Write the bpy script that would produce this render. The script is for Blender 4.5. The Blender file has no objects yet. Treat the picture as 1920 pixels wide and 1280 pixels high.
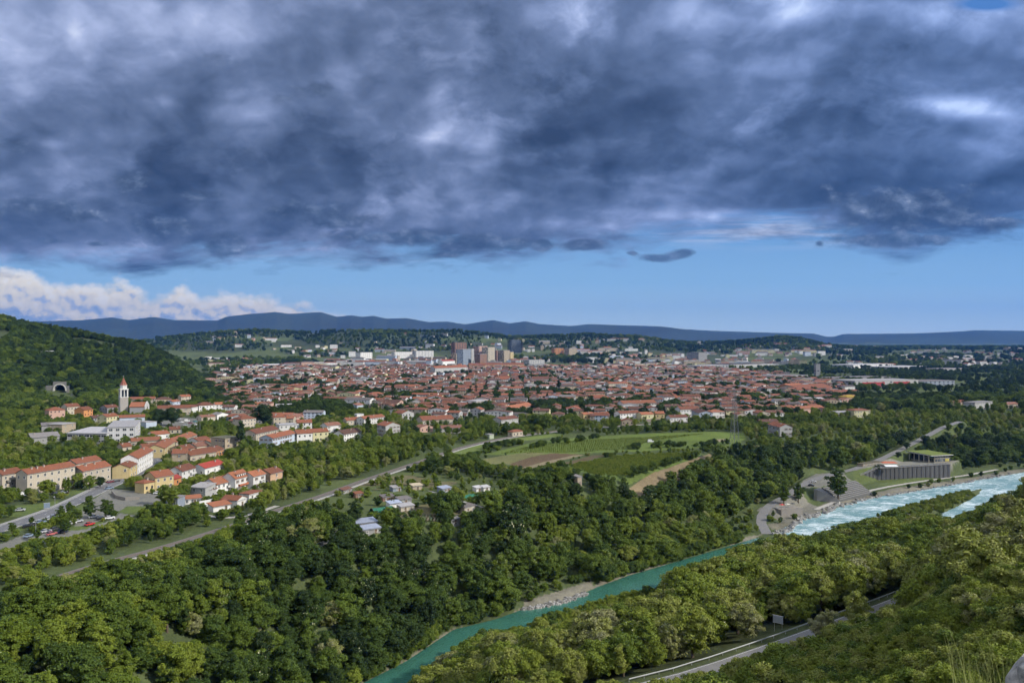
import bpy, math, random
import numpy as np
from mathutils import Vector, Matrix
import time; _T0 = time.time()
rnd = random.Random(7)
rng = np.random.default_rng(11)
F = 1500.0; CZ = 80.0; HY = 640.0; CX = 960.0
S = bpy.context.scene
COL = S.collection
def link(o): COL.objects.link(o); return o
def tag(o, label=None, cat=None, group=None, kind=None):
    if label: o['label'] = label
    if cat: o['category'] = cat
    if group: o['group'] = group
    if kind: o['kind'] = kind
    return o
def sst(t): t = np.clip(t, 0, 1); return t*t*(3-2*t)
# ------------------------------------------------------------------ terrain
def P(px, py, z=0.0):
    y = (CZ-z)*F/(py-HY); return ((px-CX)/F*y, y)
def PL(l, z=0.0): return [P(a, b, z) for a, b in l]
FAR = [(-110,-200),(-100,0),(-90,100),(-75,180)]+PL([(640,1300),(760,1240),(850,1180),(930,1160),(985,1140),(1060,1128),(1120,1100),(1180,1078),(1260,1055),(1385,1018),(1425,1006),(1480,985),(1530,965),(1570,950),(1620,935),(1700,922),(1800,905),(1920,885),(2200,860),(2600,835)],-30)+[(1500,1000),(3000,1000)]
NEAR = [(-70,-200),(-60,0),(-45,100),(-30,180)]+PL([(770,1330),(858,1262),(930,1214),(1042,1170),(1180,1129),(1262,1107),(1305,1084),(1400,1050),(1500,1020),(1620,1008),(1740,1000),(1850,985),(1960,965),(2200,925),(2600,880)],-30)+[(1500,850),(3000,850)]
RIV = np.array(FAR+NEAR[::-1])
NEARPOLY = np.array(NEAR+[(3000,-3000),(-70,-3000)])
def inpoly(X, Y, poly):
    poly = np.asarray(poly); r = np.zeros(np.shape(X), bool); n = len(poly)
    for i in range(n):
        x0, y0 = poly[i]; x1, y1 = poly[(i+1) % n]
        if y0 == y1: continue
        c = ((y0 > Y) != (y1 > Y)) & (X < (x1-x0)*(Y-y0)/(y1-y0)+x0)
        r ^= c
    return r
def dseg(X, Y, pl, closed=False, vals=None):
    pl = np.asarray(pl, float); best = np.full(np.shape(X), 1e9); bv = np.zeros(np.shape(X))
    n = len(pl)
    for i in range(n if closed else n-1):
        a = pl[i][:2]; b = pl[(i+1) % n][:2]; d = b-a; L = max(d@d, 1e-9)
        t = np.clip(((X-a[0])*d[0]+(Y-a[1])*d[1])/L, 0, 1)
        q = np.hypot(X-a[0]-t*d[0], Y-a[1]-t*d[1]); m = q < best
        best = np.where(m, q, best)
        if vals is not None: bv = np.where(m, vals[i]+(vals[(i+1) % n]-vals[i])*t, bv)
    return (best, bv) if vals is not None else best
SP = np.array([(0,-2,77.2),(2,3,75.2),(5,3,76.6),(9,4,77.3),(20,5,77),(0,-60,95),(-100,-60,80),(120,-60,100),(-30,10,64),(0,20,66),(-15,40,48),(12,30,62),(25,55,50),(0,50,49),(0,100,20),(-20,110,8),(-15,150,-4),(30,100,28),
 (45,75,46),(30,45,60),(59,100,45),(60,150,20),(90,150,29),(45,140,14),(125,200,24),(100,190,14),(180,260,18),(240,330,16),(150,100,50),(300,200,45),(200,150,45),(70,60,60),
 (27,187,0),(42.7,194,1),(67,209,2),(106,233,4),(113,238,4.5),(150,262,6),(200,300,8),(260,350,10),(60,240,-4),(20,225,-8),(44,310,-16),(100,300,-12),(150,350,-15),(250,420,-18),(-10,230,-14),(400,450,-10),(500,400,20),(700,500,10),(1000,400,40),(400,-100,100)], float)
def _tps(r): return np.where(r > 0, r*r*np.log(np.maximum(r, 1e-9)), 0)
_n = len(SP); _A = np.zeros((_n+3, _n+3))
_q = SP[:, :2]/100
_A[:_n, :_n] = _tps(np.hypot(_q[:,None,0]-_q[None,:,0], _q[:,None,1]-_q[None,:,1]))+np.eye(_n)*1e-4
_A[:_n, _n] = 1; _A[:_n, _n+1:] = _q; _A[_n, :_n] = 1; _A[_n+1:, :_n] = _q.T
_w = np.linalg.solve(_A, np.concatenate([SP[:, 2], [0,0,0]]))
def SURF(X, Y):
    x = np.clip(X, -120, 1000)/100; y = np.clip(Y, -150, 520)/100
    r = _w[_n]+_w[_n+1]*x+_w[_n+2]*y
    for i in range(_n): r = r+_w[i]*_tps(np.hypot(x-_q[i,0], y-_q[i,1]))
    return np.clip(r, -27, 110)
RAIL_E = [(27.5,187.5,0.2),(42.7,194,1),(67,209,2),(106,233.6,4),(113,238,4.5),(150,262,6),(200,300,8),(260,350,10)]
def offs(pl, d):
    out = []
    for i, p in enumerate(pl):
        a = np.array(pl[max(0, i-1)][:2]); b = np.array(pl[min(len(pl)-1, i+1)][:2]); t = (b-a)/np.linalg.norm(b-a)
        out.append((p[0]+t[1]*d, p[1]-t[0]*d)+tuple(p[2:]))
    return out
ROADC = offs([(-40,150,-.3),(-10,168,0)]+RAIL_E, 5.2)
# far-side pads (flat areas by the river): polygon, height
PLAZA = [P(1600,882,-18),P(1641,877,-18),P(1782,868.6,-18),P(1800,862,-18),P(1700,862,-17),P(1620,872,-18)]
CPARK = [P(1503,902,-20),P(1512,913,-20),P(1538,912,-20),P(1598,900,-20),P(1575,886,-20),P(1530,888,-20)]
LAWN = [P(1603,914,-27),P(1640,907,-27),P(1700,902,-27),P(1788,894,-27),P(1788,889.5,-27),P(1641,898,-27),P(1600,904,-27)]
ISL = PL([(1600,985),(1650,968),(1700,952),(1760,935),(1842,915),(1838,925),(1795,950),(1745,972),(1715,988),(1650,1000)],-30)
HILLP = ([-900,-300,0,100,200,270,330,385,402,430],[520,565,594,613,634,648,676,716,745,800])
MIDP = ([-300,0,250,300,400,480,560,640,750,860,960,1050,1100,1200,1260,1320,1380,1430,1470,1510,1545,1600,1700,2200],
        [600,625,640,633,623,618,623,619,620,619,631,629,626,631,639,642,640,635,631,637,646,652,653,653])
MTNP = ([-900,-300,0,90,153,210,241,288,325,408,424,465,517,543,601,632,658,679,700,726,762,804,840,872,924,955,986,1012,1070,1105,1175,1240,1285,1335,1460,1525,1550,1565,1580,1710,1785,1830,1920,2300,3000],
        [600,605,603,602,600,595,600,594,600,601,594,589,585,588.6,585,594,591,594,592,597.5,596.5,604,602.7,608,600,606,602.3,607.5,611,607.5,610,612,617.5,620,624,625,631,631,626,625,622,619,620,618,615])
def fbm(X, Y, s, o=4, seed=0):
    r = 0; a = 1; g = np.random.default_rng(seed)
    for k in range(o):
        p = g.uniform(0, 6.28, 6); w = g.uniform(-.5, .5, 6)
        f = 1/s*(2**k)
        r = r+a*(np.sin(X*f+p[0]+1.3*np.sin(Y*f*.7+p[1]))+np.sin(Y*f*1.1+p[2]+1.3*np.sin(X*f*.6+p[3])))*.5
        a *= .5
    return r
def w3(l): return [P(a,b,c)+(c,) for a,b,c in l]
ACC = w3([(1438,1001,-29),(1424,974,-27),(1440,948,-24),(1475,930,-22),(1505,908,-20),(1545,892,-19),(1600,880,-18),(1650,862,-15),(1690,842,-12),(1730,822,-7),(1768,801,-2),(1800,790,0)])
PROM = w3([(1530,955,-28.5),(1560,943,-28.5),(1600,928,-28.5),(1650,915,-28.5),(1720,903,-28.5),(1800,893,-28.5),(1870,880,-28.5)])
def H(X, Y):
    X = np.asarray(X, float); Y = np.asarray(Y, float)
    sd = dseg(X, Y, RIV, True); ins = inpoly(X, Y, RIV); near = inpoly(X, Y, NEARPOLY) & ~ins
    w = np.interp(X, [-80,0,44,120,200,350,500,900],[45,62,78,92,112,125,200,300])
    h0 = -30+30*sst((sd-4)/w)*1.0
    h0 = np.where((X>250), np.maximum(h0, -30), h0)
    beach = np.minimum(sd*.35, 1.4)
    zf = np.maximum(h0+beach*(h0 < -1.5), -30+beach)
    zf = np.where(sd > w+4, 0, np.minimum(zf, 0))
    sn = SURF(X, Y); t = sst(sd/38)
    zn = (-30+beach)*(1-t)+sn*t
    z = np.where(ins, -30-np.minimum(sd*.4, 3), np.where(near, zn, zf))
    # far side far terrain
    Yp = np.maximum(Y, 1.0); px = CX+F*X/Yp
    rise = 24*sst((Y-2600)/1600)
    ft = CZ+(HY-np.interp(px, *HILLP))/F*1500-9
    foot = np.interp(px, [-900,0,120,250,330,400],[850,930,1010,1120,1180,1200])
    hill = np.maximum(ft, 0)*sst((Y-foot)/(1500-foot+1e-6))*np.where(Y < 1500, 1, sst(1-(Y-1500)/1300))
    hill = hill*(1+.0*X)+np.where(hill > 4, fbm(X, Y, 60, 3, 3)*np.minimum(hill*.06, 3.5), 0)
    mt = np.maximum(CZ+(HY-np.interp(px, *MIDP))/F*4500-8-24, 0)
    mid = mt*sst((Y-3500)/1000)*np.where(Y < 4500, 1, sst(1-(Y-4500)/2500))
    mid = mid+np.where(mid > 5, fbm(X, Y, 170, 4, 5)*np.minimum(mid*.13, 13)*(1-np.exp(-((Y-4500)/350)**2)), 0)
    tt = np.maximum(CZ+(HY-np.interp(px, *MTNP))/F*15000-24, 0)
    mtn = tt*sst((Y-11500)/3500)*np.where(Y < 15000, 1, sst(1-(Y-15000)/6000))
    mtn = mtn+np.where(mtn > 30, fbm(X, Y, 700, 5, 8)*np.minimum(mtn*.2, 90)*(1-np.exp(-((Y-15000)/1500)**2)), 0)
    far = (Y > 0) & ~near & ~ins
    z = np.where(far, z+(rise+hill+mid+mtn)*sst((sd-w)/60), z)
    # pads
    for poly, pz, bl in ((CPARK,-20,4),(LAWN,-27,4),(PLAZA,-18,1.8)):
        d = np.where(inpoly(X, Y, poly), 0, dseg(X, Y, poly, True)); k = 1-sst(d/bl); z = z*(1-k)+pz*k
    for pl, hw, bl in (([(3.9,5.2,77.0),(4.8,6.6,76.9),(5.6,9,75.8),(6.6,11,74.4)],.5,1.8),(ACC,3.5,7),(PROM,2.2,3.5),(ROADC,6.0,5)):
        pl = np.array(pl); d, v = dseg(X, Y, pl, False, pl[:, 2]); k = 1-sst((d-hw)/bl); z = z*(1-k)+v*k
    d = dseg(X, Y, ISL, True); ii = inpoly(X, Y, ISL)
    z = np.where(ii, np.maximum(z, -30+np.minimum(d*.4, 1.6)), z)
    # clear notch under the camera's rock shelf stays as is
    return z
def Hs(x, y): return float(H(np.array([x]), np.array([y]))[0])
_YS = np.concatenate([np.arange(60, 900, 1.5), np.geomspace(900, 16000, 900)])
def W(px, py):
    """where the ray through a photo point meets the ground"""
    X = (px-CX)/F*_YS; g = CZ-(py-HY)/F*_YS-H(X, _YS)
    i = np.argmax(g < 0) if (g < 0).any() else len(_YS)-1
    if i > 0:
        t = g[i-1]/(g[i-1]-g[i]+1e-9); y = _YS[i-1]+t*(_YS[i]-_YS[i-1])
    else: y = _YS[0]
    return ((px-CX)/F*y, y)
# ------------------------------------------------------------------ materials
def mat(name):
    m = bpy.data.materials.new(name); m.use_nodes = True; nt = m.node_tree; nt.nodes.clear()
    o = nt.nodes.new('ShaderNodeOutputMaterial'); return m, nt, o
def N(nt, t, **k):
    n = nt.nodes.new(t)
    for a, b in k.items():
        if a == 'i':
            for c, d in b.items(): n.inputs[c].default_value = d
        else: setattr(n, a, b)
    return n
def ramp(nt, fac, st):
    r = N(nt, 'ShaderNodeValToRGB'); e = r.color_ramp.elements
    while len(e) < len(st): e.new(.5)
    for q, (p, c) in zip(e, st): q.position = p; q.color = (*c, 1) if len(c) == 3 else c
    if fac is not None: nt.links.new(fac, r.inputs[0])
    return r.outputs[0]
def mixc(nt, f, a, b, bt='MIX'):
    m = N(nt, 'ShaderNodeMix', data_type='RGBA', blend_type=bt)
    for k, v in ((0, f), (6, a), (7, b)):
        if hasattr(v, 'links'): nt.links.new(v, m.inputs[k])
        elif isinstance(v, tuple): m.inputs[k].default_value = (*v, 1) if len(v) == 3 else v
        else: m.inputs[k].default_value = v
    return m.outputs[2]
def mth(nt, op, a, b=None, c=None, clamp=False):
    m = N(nt, 'ShaderNodeMath', operation=op, use_clamp=clamp)
    for k, v in enumerate((a, b, c)):
        if v is None: continue
        if hasattr(v, 'links'): nt.links.new(v, m.inputs[k])
        else: m.inputs[k].default_value = v
    return m.outputs[0]
def noise(nt, vec, scale, detail=4, rough=.55, dist=0.0, out=0):
    n = N(nt, 'ShaderNodeTexNoise', i={'Scale': scale, 'Detail': detail, 'Roughness': rough, 'Distortion': dist})
    if vec is not None: nt.links.new(vec, n.inputs['Vector'])
    return n.outputs[out]
def pbsdf(nt, o, col, rough=.8, bump=None, bs=.3, bd=.1, spec=.3, metal=0.0):
    b = N(nt, 'ShaderNodeBsdfPrincipled', i={'Roughness': rough, 'Metallic': metal, 'Specular IOR Level': spec})
    if hasattr(col, 'links'): nt.links.new(col, b.inputs['Base Color'])
    else: b.inputs['Base Color'].default_value = (*col, 1)
    if bump is not None:
        u = N(nt, 'ShaderNodeBump', i={'Strength': bs, 'Distance': bd}); nt.links.new(bump, u.inputs['Height']); nt.links.new(u.outputs[0], b.inputs['Normal'])
    nt.links.new(b.outputs[0], o.inputs[0]); return b
def geo(nt): return N(nt, 'ShaderNodeNewGeometry').outputs['Position']
MATS = {}
def simple(name, col, rough=.8, spec=.3, metal=0.0, var=.25, sc=.7):
    if name in MATS: return MATS[name]
    m, nt, o = mat(name)
    n = noise(nt, geo(nt), sc, 5)
    c = mixc(nt, n, tuple(x*(1-var) for x in col), tuple(min(1, x*(1+var)) for x in col))
    pbsdf(nt, o, c, rough, spec=spec, metal=metal); MATS[name] = m; return m
def attr_mat(name, kind):
    m, nt, o = mat(name); a = N(nt, 'ShaderNodeAttribute', attribute_name='Col').outputs[0]; g = geo(nt)
    if kind == 'wall':
        n = noise(nt, g, .35, 6, .6); n2 = noise(nt, g, 3.0, 3)
        mp = N(nt, 'ShaderNodeMapping', i={'Scale': (1.5, 1.5, .12)}); nt.links.new(g, mp.inputs[0]); st = noise(nt, mp.outputs[0], 1.0, 4)
        k = mth(nt, 'ADD', mth(nt, 'MULTIPLY', n, .5), mth(nt, 'MULTIPLY', st, .5))
        c = mixc(nt, k, mixc(nt, .5, a, (.10,.10,.09)), a); c = mixc(nt, mth(nt, 'MULTIPLY', n2, .25), c, (.75,.72,.66), 'MULTIPLY')
        pbsdf(nt, o, c, .85, n2, .15, .05)
    else:
        mp = N(nt, 'ShaderNodeMapping', i={'Scale': (1, 1, 1)}); nt.links.new(g, mp.inputs[0])
        n = noise(nt, g, .45, 6, .65); n2 = noise(nt, g, 5.0, 2)
        c = mixc(nt, n, mixc(nt, .55, a, (.07,.05,.04)), mixc(nt, .07, a, (.6,.32,.18)))
        c = mixc(nt, mth(nt, 'MULTIPLY', n2, .6), c, (.45,.42,.4), 'MULTIPLY')
        w = N(nt, 'ShaderNodeTexWave', bands_direction='Z', i={'Scale': 3.2, 'Distortion': .6, 'Detail': 1.0}); nt.links.new(g, w.inputs[0])
        pbsdf(nt, o, c, .8, mth(nt, 'ADD', w.outputs[1], n2), .5, .12)
    MATS[name] = m; return m
M_wall = attr_mat('wall_plaster', 'wall'); M_roof = attr_mat('roof_tiles', 'roof')
def win_mat():
    m, nt, o = mat('window_glass'); c = ramp(nt, noise(nt, geo(nt), .22, 2), [(.35,(.015,.018,.022)),(.6,(.05,.06,.075)),(.75,(.16,.17,.18))])
    pbsdf(nt, o, c, .12, spec=.5); return m
M_win = win_mat()
M_frame = simple('window_frame', (.62,.6,.55))
M_metal = simple('galvanised_metal', (.27,.28,.285), .65, .3, .2)
M_stone = simple('concrete', (.3,.29,.27), .9, sc=.5)
def leafmat():
    m, nt, o = mat('leaves')
    t = N(nt, 'ShaderNodeAttribute', attribute_type='INSTANCER', attribute_name='tone').outputs['Fac']
    g = geo(nt); n = noise(nt, g, .35, 3); n2 = noise(nt, g, 2.5, 2)
    f = mth(nt, 'ADD', t, mth(nt, 'MULTIPLY', mth(nt, 'SUBTRACT', n, .5), .35))
    f = mth(nt, 'ADD', f, mth(nt, 'MULTIPLY', mth(nt, 'SUBTRACT', n2, .5), .4), clamp=True)
    c = ramp(nt, f, [(0,(.016,.034,.007)),(.25,(.046,.080,.010)),(.5,(.100,.145,.014)),(.75,(.175,.215,.022)),(.9,(.20,.215,.05)),(1,(.23,.23,.12))])
    d = N(nt, 'ShaderNodeBsdfPrincipled', i={'Roughness': .62, 'Specular IOR Level': .25}); nt.links.new(c, d.inputs['Base Color'])
    tr = N(nt, 'ShaderNodeBsdfTranslucent'); nt.links.new(mixc(nt, 1.0, c, (1.0,1.0,.5), 'MULTIPLY'), tr.inputs[0])
    mx = N(nt, 'ShaderNodeMixShader', i={0: .2}); nt.links.new(d.outputs[0], mx.inputs[1]); nt.links.new(tr.outputs[0], mx.inputs[2])
    nt.links.new(mx.outputs[0], o.inputs[0]); return m
M_leaf = leafmat()
M_bloom = simple('cream_blossom', (.40,.40,.24))
M_bark = simple('bark', (.09,.07,.05), .95, sc=3)
# ------------------------------------------------------------------ mesh builder
class MB:
    def __init__(s): s.v = []; s.f = []; s.m = []; s.c = []
    def face(s, pts, mi=0, col=(.5,.5,.5)):
        k = len(s.v); s.v += [tuple(p) for p in pts]; s.f.append(list(range(k, k+len(pts)))); s.m.append(mi); s.c.append(col)
    def hexa(s, b, t, mi=0, col=(.5,.5,.5), bottom=True):
        n = len(b)
        for i in range(n): s.face([b[i], b[(i+1) % n], t[(i+1) % n], t[i]], mi, col)
        s.face(t, mi, col)
        if bottom: s.face(b[::-1], mi, col)
    def box(s, x0, x1, y0, y1, z0, z1, mi=0, col=(.5,.5,.5), bottom=True):
        b = [(x0,y0,z0),(x1,y0,z0),(x1,y1,z0),(x0,y1,z0)]; t = [(x,y,z1) for x,y,_ in b]; s.hexa(b, t, mi, col, bottom)
    def tube(s, p0, p1, r0, r1, n=6, mi=0, col=(.5,.5,.5)):
        p0 = Vector(p0); p1 = Vector(p1); d = (p1-p0).normalized(); a = d.orthogonal().normalized(); b = d.cross(a)
        A = [p0+(a*math.cos(2*math.pi*i/n)+b*math.sin(2*math.pi*i/n))*r0 for i in range(n)]
        B = [p1+(a*math.cos(2*math.pi*i/n)+b*math.sin(2*math.pi*i/n))*r1 for i in range(n)]
        s.hexa(A, B, mi, col)
    def build(s, name, mats, parent=None, loc=None, rz=None, smooth=False):
        me = bpy.data.meshes.new(name); me.from_pydata(s.v, [], s.f)
        for m in (mats if isinstance(mats, (list, tuple)) else [mats]): me.materials.append(m)
        me.polygons.foreach_set('material_index', s.m)
        if smooth: me.polygons.foreach_set('use_smooth', [True]*len(s.f))
        at = me.color_attributes.new('Col', 'FLOAT_COLOR', 'CORNER')
        n = [len(f) for f in s.f]; c = np.repeat(np.array([(*k, 1.0) for k in s.c], np.float32), n, axis=0)
        at.data.foreach_set('color', c.ravel())
        o = bpy.data.objects.new(name, me); link(o)
        if parent: o.parent = parent
        if loc is not None: o.location = loc
        if rz is not None: o.rotation_euler = (0, 0, rz)
        return o
def empty(name, loc, rz=0.0):
    o = bpy.data.objects.new(name, None); link(o); o.location = loc; o.rotation_euler = (0,0,rz); o.empty_display_size = 1; return o
print('time before b', round(time.time()-_T0,1))
# ------------------------------------------------------------------ ground zones
def ZP(l, z=0.0): return np.array(PL(l, z))
FIELDS = [
 ([(965,838),(1000,828),(1100,819),(1225,812),(1340,809),(1395,812),(1400,822),(1370,835),(1330,838),(1200,846),(1060,851),(900,853)], (.105,.16,.02)),
 ([(904,861),(940,854),(996,847),(1026,849),(983,860),(955,870),(915,869)], (.15,.15,.055)),
 ([(955,871),(961,867),(993,857),(1034,849),(1085,851),(1064,857),(1010,868),(983,876)], (.105,.058,.036)),
 ([(977,877),(1026,864),(1077,853),(1099,852),(1064,860),(993,878)], (.24,.19,.12)),
 ([(1056,868),(1113,853),(1134,854),(1080,869)], (.095,.06,.035)),
 ([(1064,873),(1172,852),(1321,847),(1305,855),(1226,880),(1175,895),(1113,892),(1075,878)], (.095,.15,.02)),
 ([(1168,901),(1213,883),(1281,863),(1329,848),(1342,850),(1310,859),(1272,880),(1228,892),(1203,902),(1178,905)], (.23,.165,.10)),
 ([(1321,829),(1332,824),(1365,822),(1370,826),(1340,829),(1325,832)], (.3,.24,.17)),
 ([(848,846),(900,834),(960,822),(1050,812),(1060,816),(960,829),(905,842),(860,855)], (.12,.17,.03)),
 ([(1640,775),(1700,768),(1690,778),(1650,782)], (.10,.14,.025)),
 ([(1650,728),(1800,722),(1790,730),(1660,738)], (.11,.15,.04)),
]
GARDEN = [(600,905),(680,895),(760,885),(860,888),(950,900),(990,925),(950,950),(860,965),(760,985),(700,1005),(640,1000),(600,960)]
TOWN = [(395,698),(520,684),(640,683),(830,686),(1000,686),(1320,690),(1480,705),(1600,730),(1600,752),(1560,768),(1440,783),(1360,788),(1230,783),(1160,790),(1000,783),(880,792),(800,786),(740,775),(680,772),(600,786),(520,800),(440,800),(420,760),(380,735)]
LAWNS = [[(0,951),(60,945),(110,938),(108,948),(60,965),(0,972)],[(125,930),(190,915),(205,905),(190,902),(140,918),(120,926)],[(0,1000),(50,985),(46,992),(0,1012)],[(125,990),(190,972),(195,982),(150,995),(125,1000)],[(140,955),(160,944),(170,950),(150,962)],
         [(222,958),(240,949),(275,948),(270,958),(235,962)]]
STREETLAWN = [ZP(l) for l in LAWNS]
TOWNW = ZP(TOWN); GARDW = ZP(GARDEN)
PAVED = [ZP(l) for l in ([(205,915),(262,921),(312,930),(312,942),(285,948),(240,948),(215,962),(190,975),(160,985),(140,985),(150,962),(172,938)],
        [(-40,1062),(0,1020),(50,1000),(120,996),(160,992),(205,976),(225,962),(252,966),(245,975),(180,998),(120,1012),(70,1020),(15,1045),(-30,1080)],
        [(300,805),(300,790),(345,782),(375,785),(378,800),(345,812)])]
MAINROAD = [(-110,1035),(-60,1012),(0,992),(60,972),(110,955),(150,936),(200,912),(250,891),(285,872),(303,856),(316,842)]
def paint():
    pass
def ground_color(X, Y, Z):
    n1 = fbm(X, Y, 14, 4, 21); n2 = fbm(X, Y, 90, 4, 22); n3 = fbm(X, Y, 420, 4, 23)
    sd = dseg(X, Y, RIV, True); ins = inpoly(X, Y, RIV); near = inpoly(X, Y, NEARPOLY)
    c = np.zeros(X.shape+(3,)); base = np.array((.045,.072,.02))
    c[:] = base; c += (n1*.012)[..., None]*np.array((1,1.2,.3))
    # wider plain: pastures, woods, bare plots
    far = Y > 1400
    k = sst((n2+n3*.8+.25)/.5)[..., None]
    plain = np.array((.028,.048,.018))*(1-k)+np.array((.075,.105,.03))*k
    c = np.where(far[..., None], plain, c)
    hillk = sst((Z-30)/25)[..., None]
    woods = np.array((.022,.042,.014))*(1+.35*n2[..., None])
    kk = (sst((n2-.35)/.25)*sst((320-Z)/120))[..., None]
    woods = woods*(1-kk)+np.array((.07,.105,.03))*kk
    c = np.where((Y > 900)[..., None] & (Z > 5)[..., None], c*(1-hillk)+woods*hillk, c)
    c = np.where((Y > 11000)[..., None] & (Z > 60)[..., None], np.array((.010,.019,.011))*(1+.5*n3[..., None]), c)
    c = np.where(near[..., None] & (Y < 900)[..., None], np.array((.04,.06,.02)), c)
    tw = inpoly(X, Y, TOWNW)
    c = np.where(tw[..., None], np.where((n1 > .1)[..., None], np.array((.05,.07,.025)), np.array((.16,.15,.13))), c)
    gd = inpoly(X, Y, GARDW)
    c = np.where(gd[..., None], np.where((n1 > .45)[..., None], np.array((.14,.12,.06)), np.array((.07,.10,.028))), c)
    bank = (~ins) & (sd < np.where(X > 150, 7, np.where((X > 5) & (X < 36), 5, .6))+np.where(X > 5, 2, .5)*n1) & (Z < -25.5); c = np.where(bank[..., None], np.array((.165,.15,.125))*(1+.25*n1[..., None]), c)
    isl = inpoly(X, Y, ISL); c = np.where(isl[..., None], np.where((X > 262)[..., None], np.array((.05,.07,.02)), np.array((.26,.24,.22))), c)
    for l, q in FIELDS:
        w = ZP(l); m = inpoly(X+n1*.8, Y+n1*.8, w)
        c = np.where(m[..., None], np.array(q)*(1+.12*n1[..., None]), c)
    for w in STREETLAWN: c = np.where(inpoly(X, Y, w)[..., None], np.array((.085,.13,.025)), c)
    for w in PAVED: c = np.where(inpoly(X, Y, w)[..., None], np.array((.19,.185,.18)), c)
    c = np.where(inpoly(X, Y, PLAZA)[..., None], np.array((.2,.19,.17)), c)
    c = np.where(inpoly(X, Y, CPARK)[..., None], np.array((.17,.165,.155)), c)
    c = np.where(inpoly(X, Y, LAWN)[..., None], np.array((.06,.09,.02)), c)
    for pts, q in (([(1365,1018),(1390,1008),(1385,1024)], (.3,.24,.19)),):
        pass
    rk = np.array(P(1475,955,-28)); q = (np.hypot(X-rk[0], (Y-rk[1])*.7) < 26) & (sd < 24) & ~ins & ~near
    c = np.where(q[..., None], np.array((.16,.15,.138))*(1+.3*n1[..., None]), c)
    return np.clip(c, .004, 1)
def terrain():
    u = np.tan(np.radians(np.concatenate([np.linspace(-58,-38,40,endpoint=False), np.linspace(-38,38,760,endpoint=False), np.linspace(38,58,41)])))
    r = np.concatenate([np.geomspace(.3, 160, 190, endpoint=False), np.arange(160, 860, 2.0), np.geomspace(860, 1500, 110, endpoint=False), np.geomspace(1500, 22000, 170)])
    U, R = np.meshgrid(u, r); X = U*R; Y = R.copy()
    Z = H(X, Y); C = ground_color(X, Y, Z)
    nr, nc = X.shape
    V = np.stack([X, Y, Z], -1).reshape(-1, 3)
    i = np.arange(nr*nc).reshape(nr, nc)
    Q = np.stack([i[:-1,:-1], i[:-1,1:], i[1:,1:], i[1:,:-1]], -1).reshape(-1, 4)
    # ground beside and behind the camera, coarser, joined to the same sheet
    ring = []; a0 = math.radians(90-58)
    ang = np.linspace(math.radians(32), math.radians(-212), 90)
    rr = np.geomspace(.3, 22000, 90); A, R2 = np.meshgrid(ang, rr)
    X2 = np.cos(A)*R2/np.sin(a0)*1.0; Y2 = np.sin(A)*R2/np.sin(a0)
    Z2 = H(X2, Y2); C2 = ground_color(X2, Y2, Z2)
    V2 = np.stack([X2, Y2, Z2], -1).reshape(-1, 3); j = np.arange(90*90).reshape(90, 90)+len(V)
    Q2 = np.stack([j[:-1,:-1], j[:-1,1:], j[1:,1:], j[1:,:-1]], -1).reshape(-1, 4)
    V = np.concatenate([V, V2]); Q = np.concatenate([Q, Q2]); CC = np.concatenate([C.reshape(-1,3), C2.reshape(-1,3)])
    me = bpy.data.meshes.new('ground'); me.vertices.add(len(V)); me.vertices.foreach_set('co', V.astype(np.float32).ravel())
    me.loops.add(len(Q)*4); me.loops.foreach_set('vertex_index', Q.astype(np.int32).ravel())
    me.polygons.add(len(Q)); me.polygons.foreach_set('loop_start', np.arange(0, len(Q)*4, 4, dtype=np.int32))
    me.polygons.foreach_set('use_smooth', np.ones(len(Q), bool)); me.update(calc_edges=True)
    at = me.color_attributes.new('Col', 'FLOAT_COLOR', 'POINT'); at.data.foreach_set('color', np.concatenate([CC, np.ones((len(CC),1))], 1).astype(np.float32).ravel())
    m, nt, o = mat('ground_cover'); a = N(nt, 'ShaderNodeAttribute', attribute_name='Col').outputs[0]; g = geo(nt)
    n = noise(nt, g, .5, 6, .65); n2 = noise(nt, g, .012, 8, .7)
    c = mixc(nt, n, mixc(nt, .6, a, (.0,.0,.0)), mixc(nt, .08, a, (.9,.9,.5)))
    c = mixc(nt, .5, c, ramp(nt, n2, [(.3,(.55,.55,.55)),(.7,(1.4,1.4,1.4))]), 'MULTIPLY')
    pbsdf(nt, o, c, .95, n, .6, .6, spec=.1)
    me.materials.append(m); ob = link(bpy.data.objects.new('ground', me)); tag(ob, kind='structure'); return ob
terrain()
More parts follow.
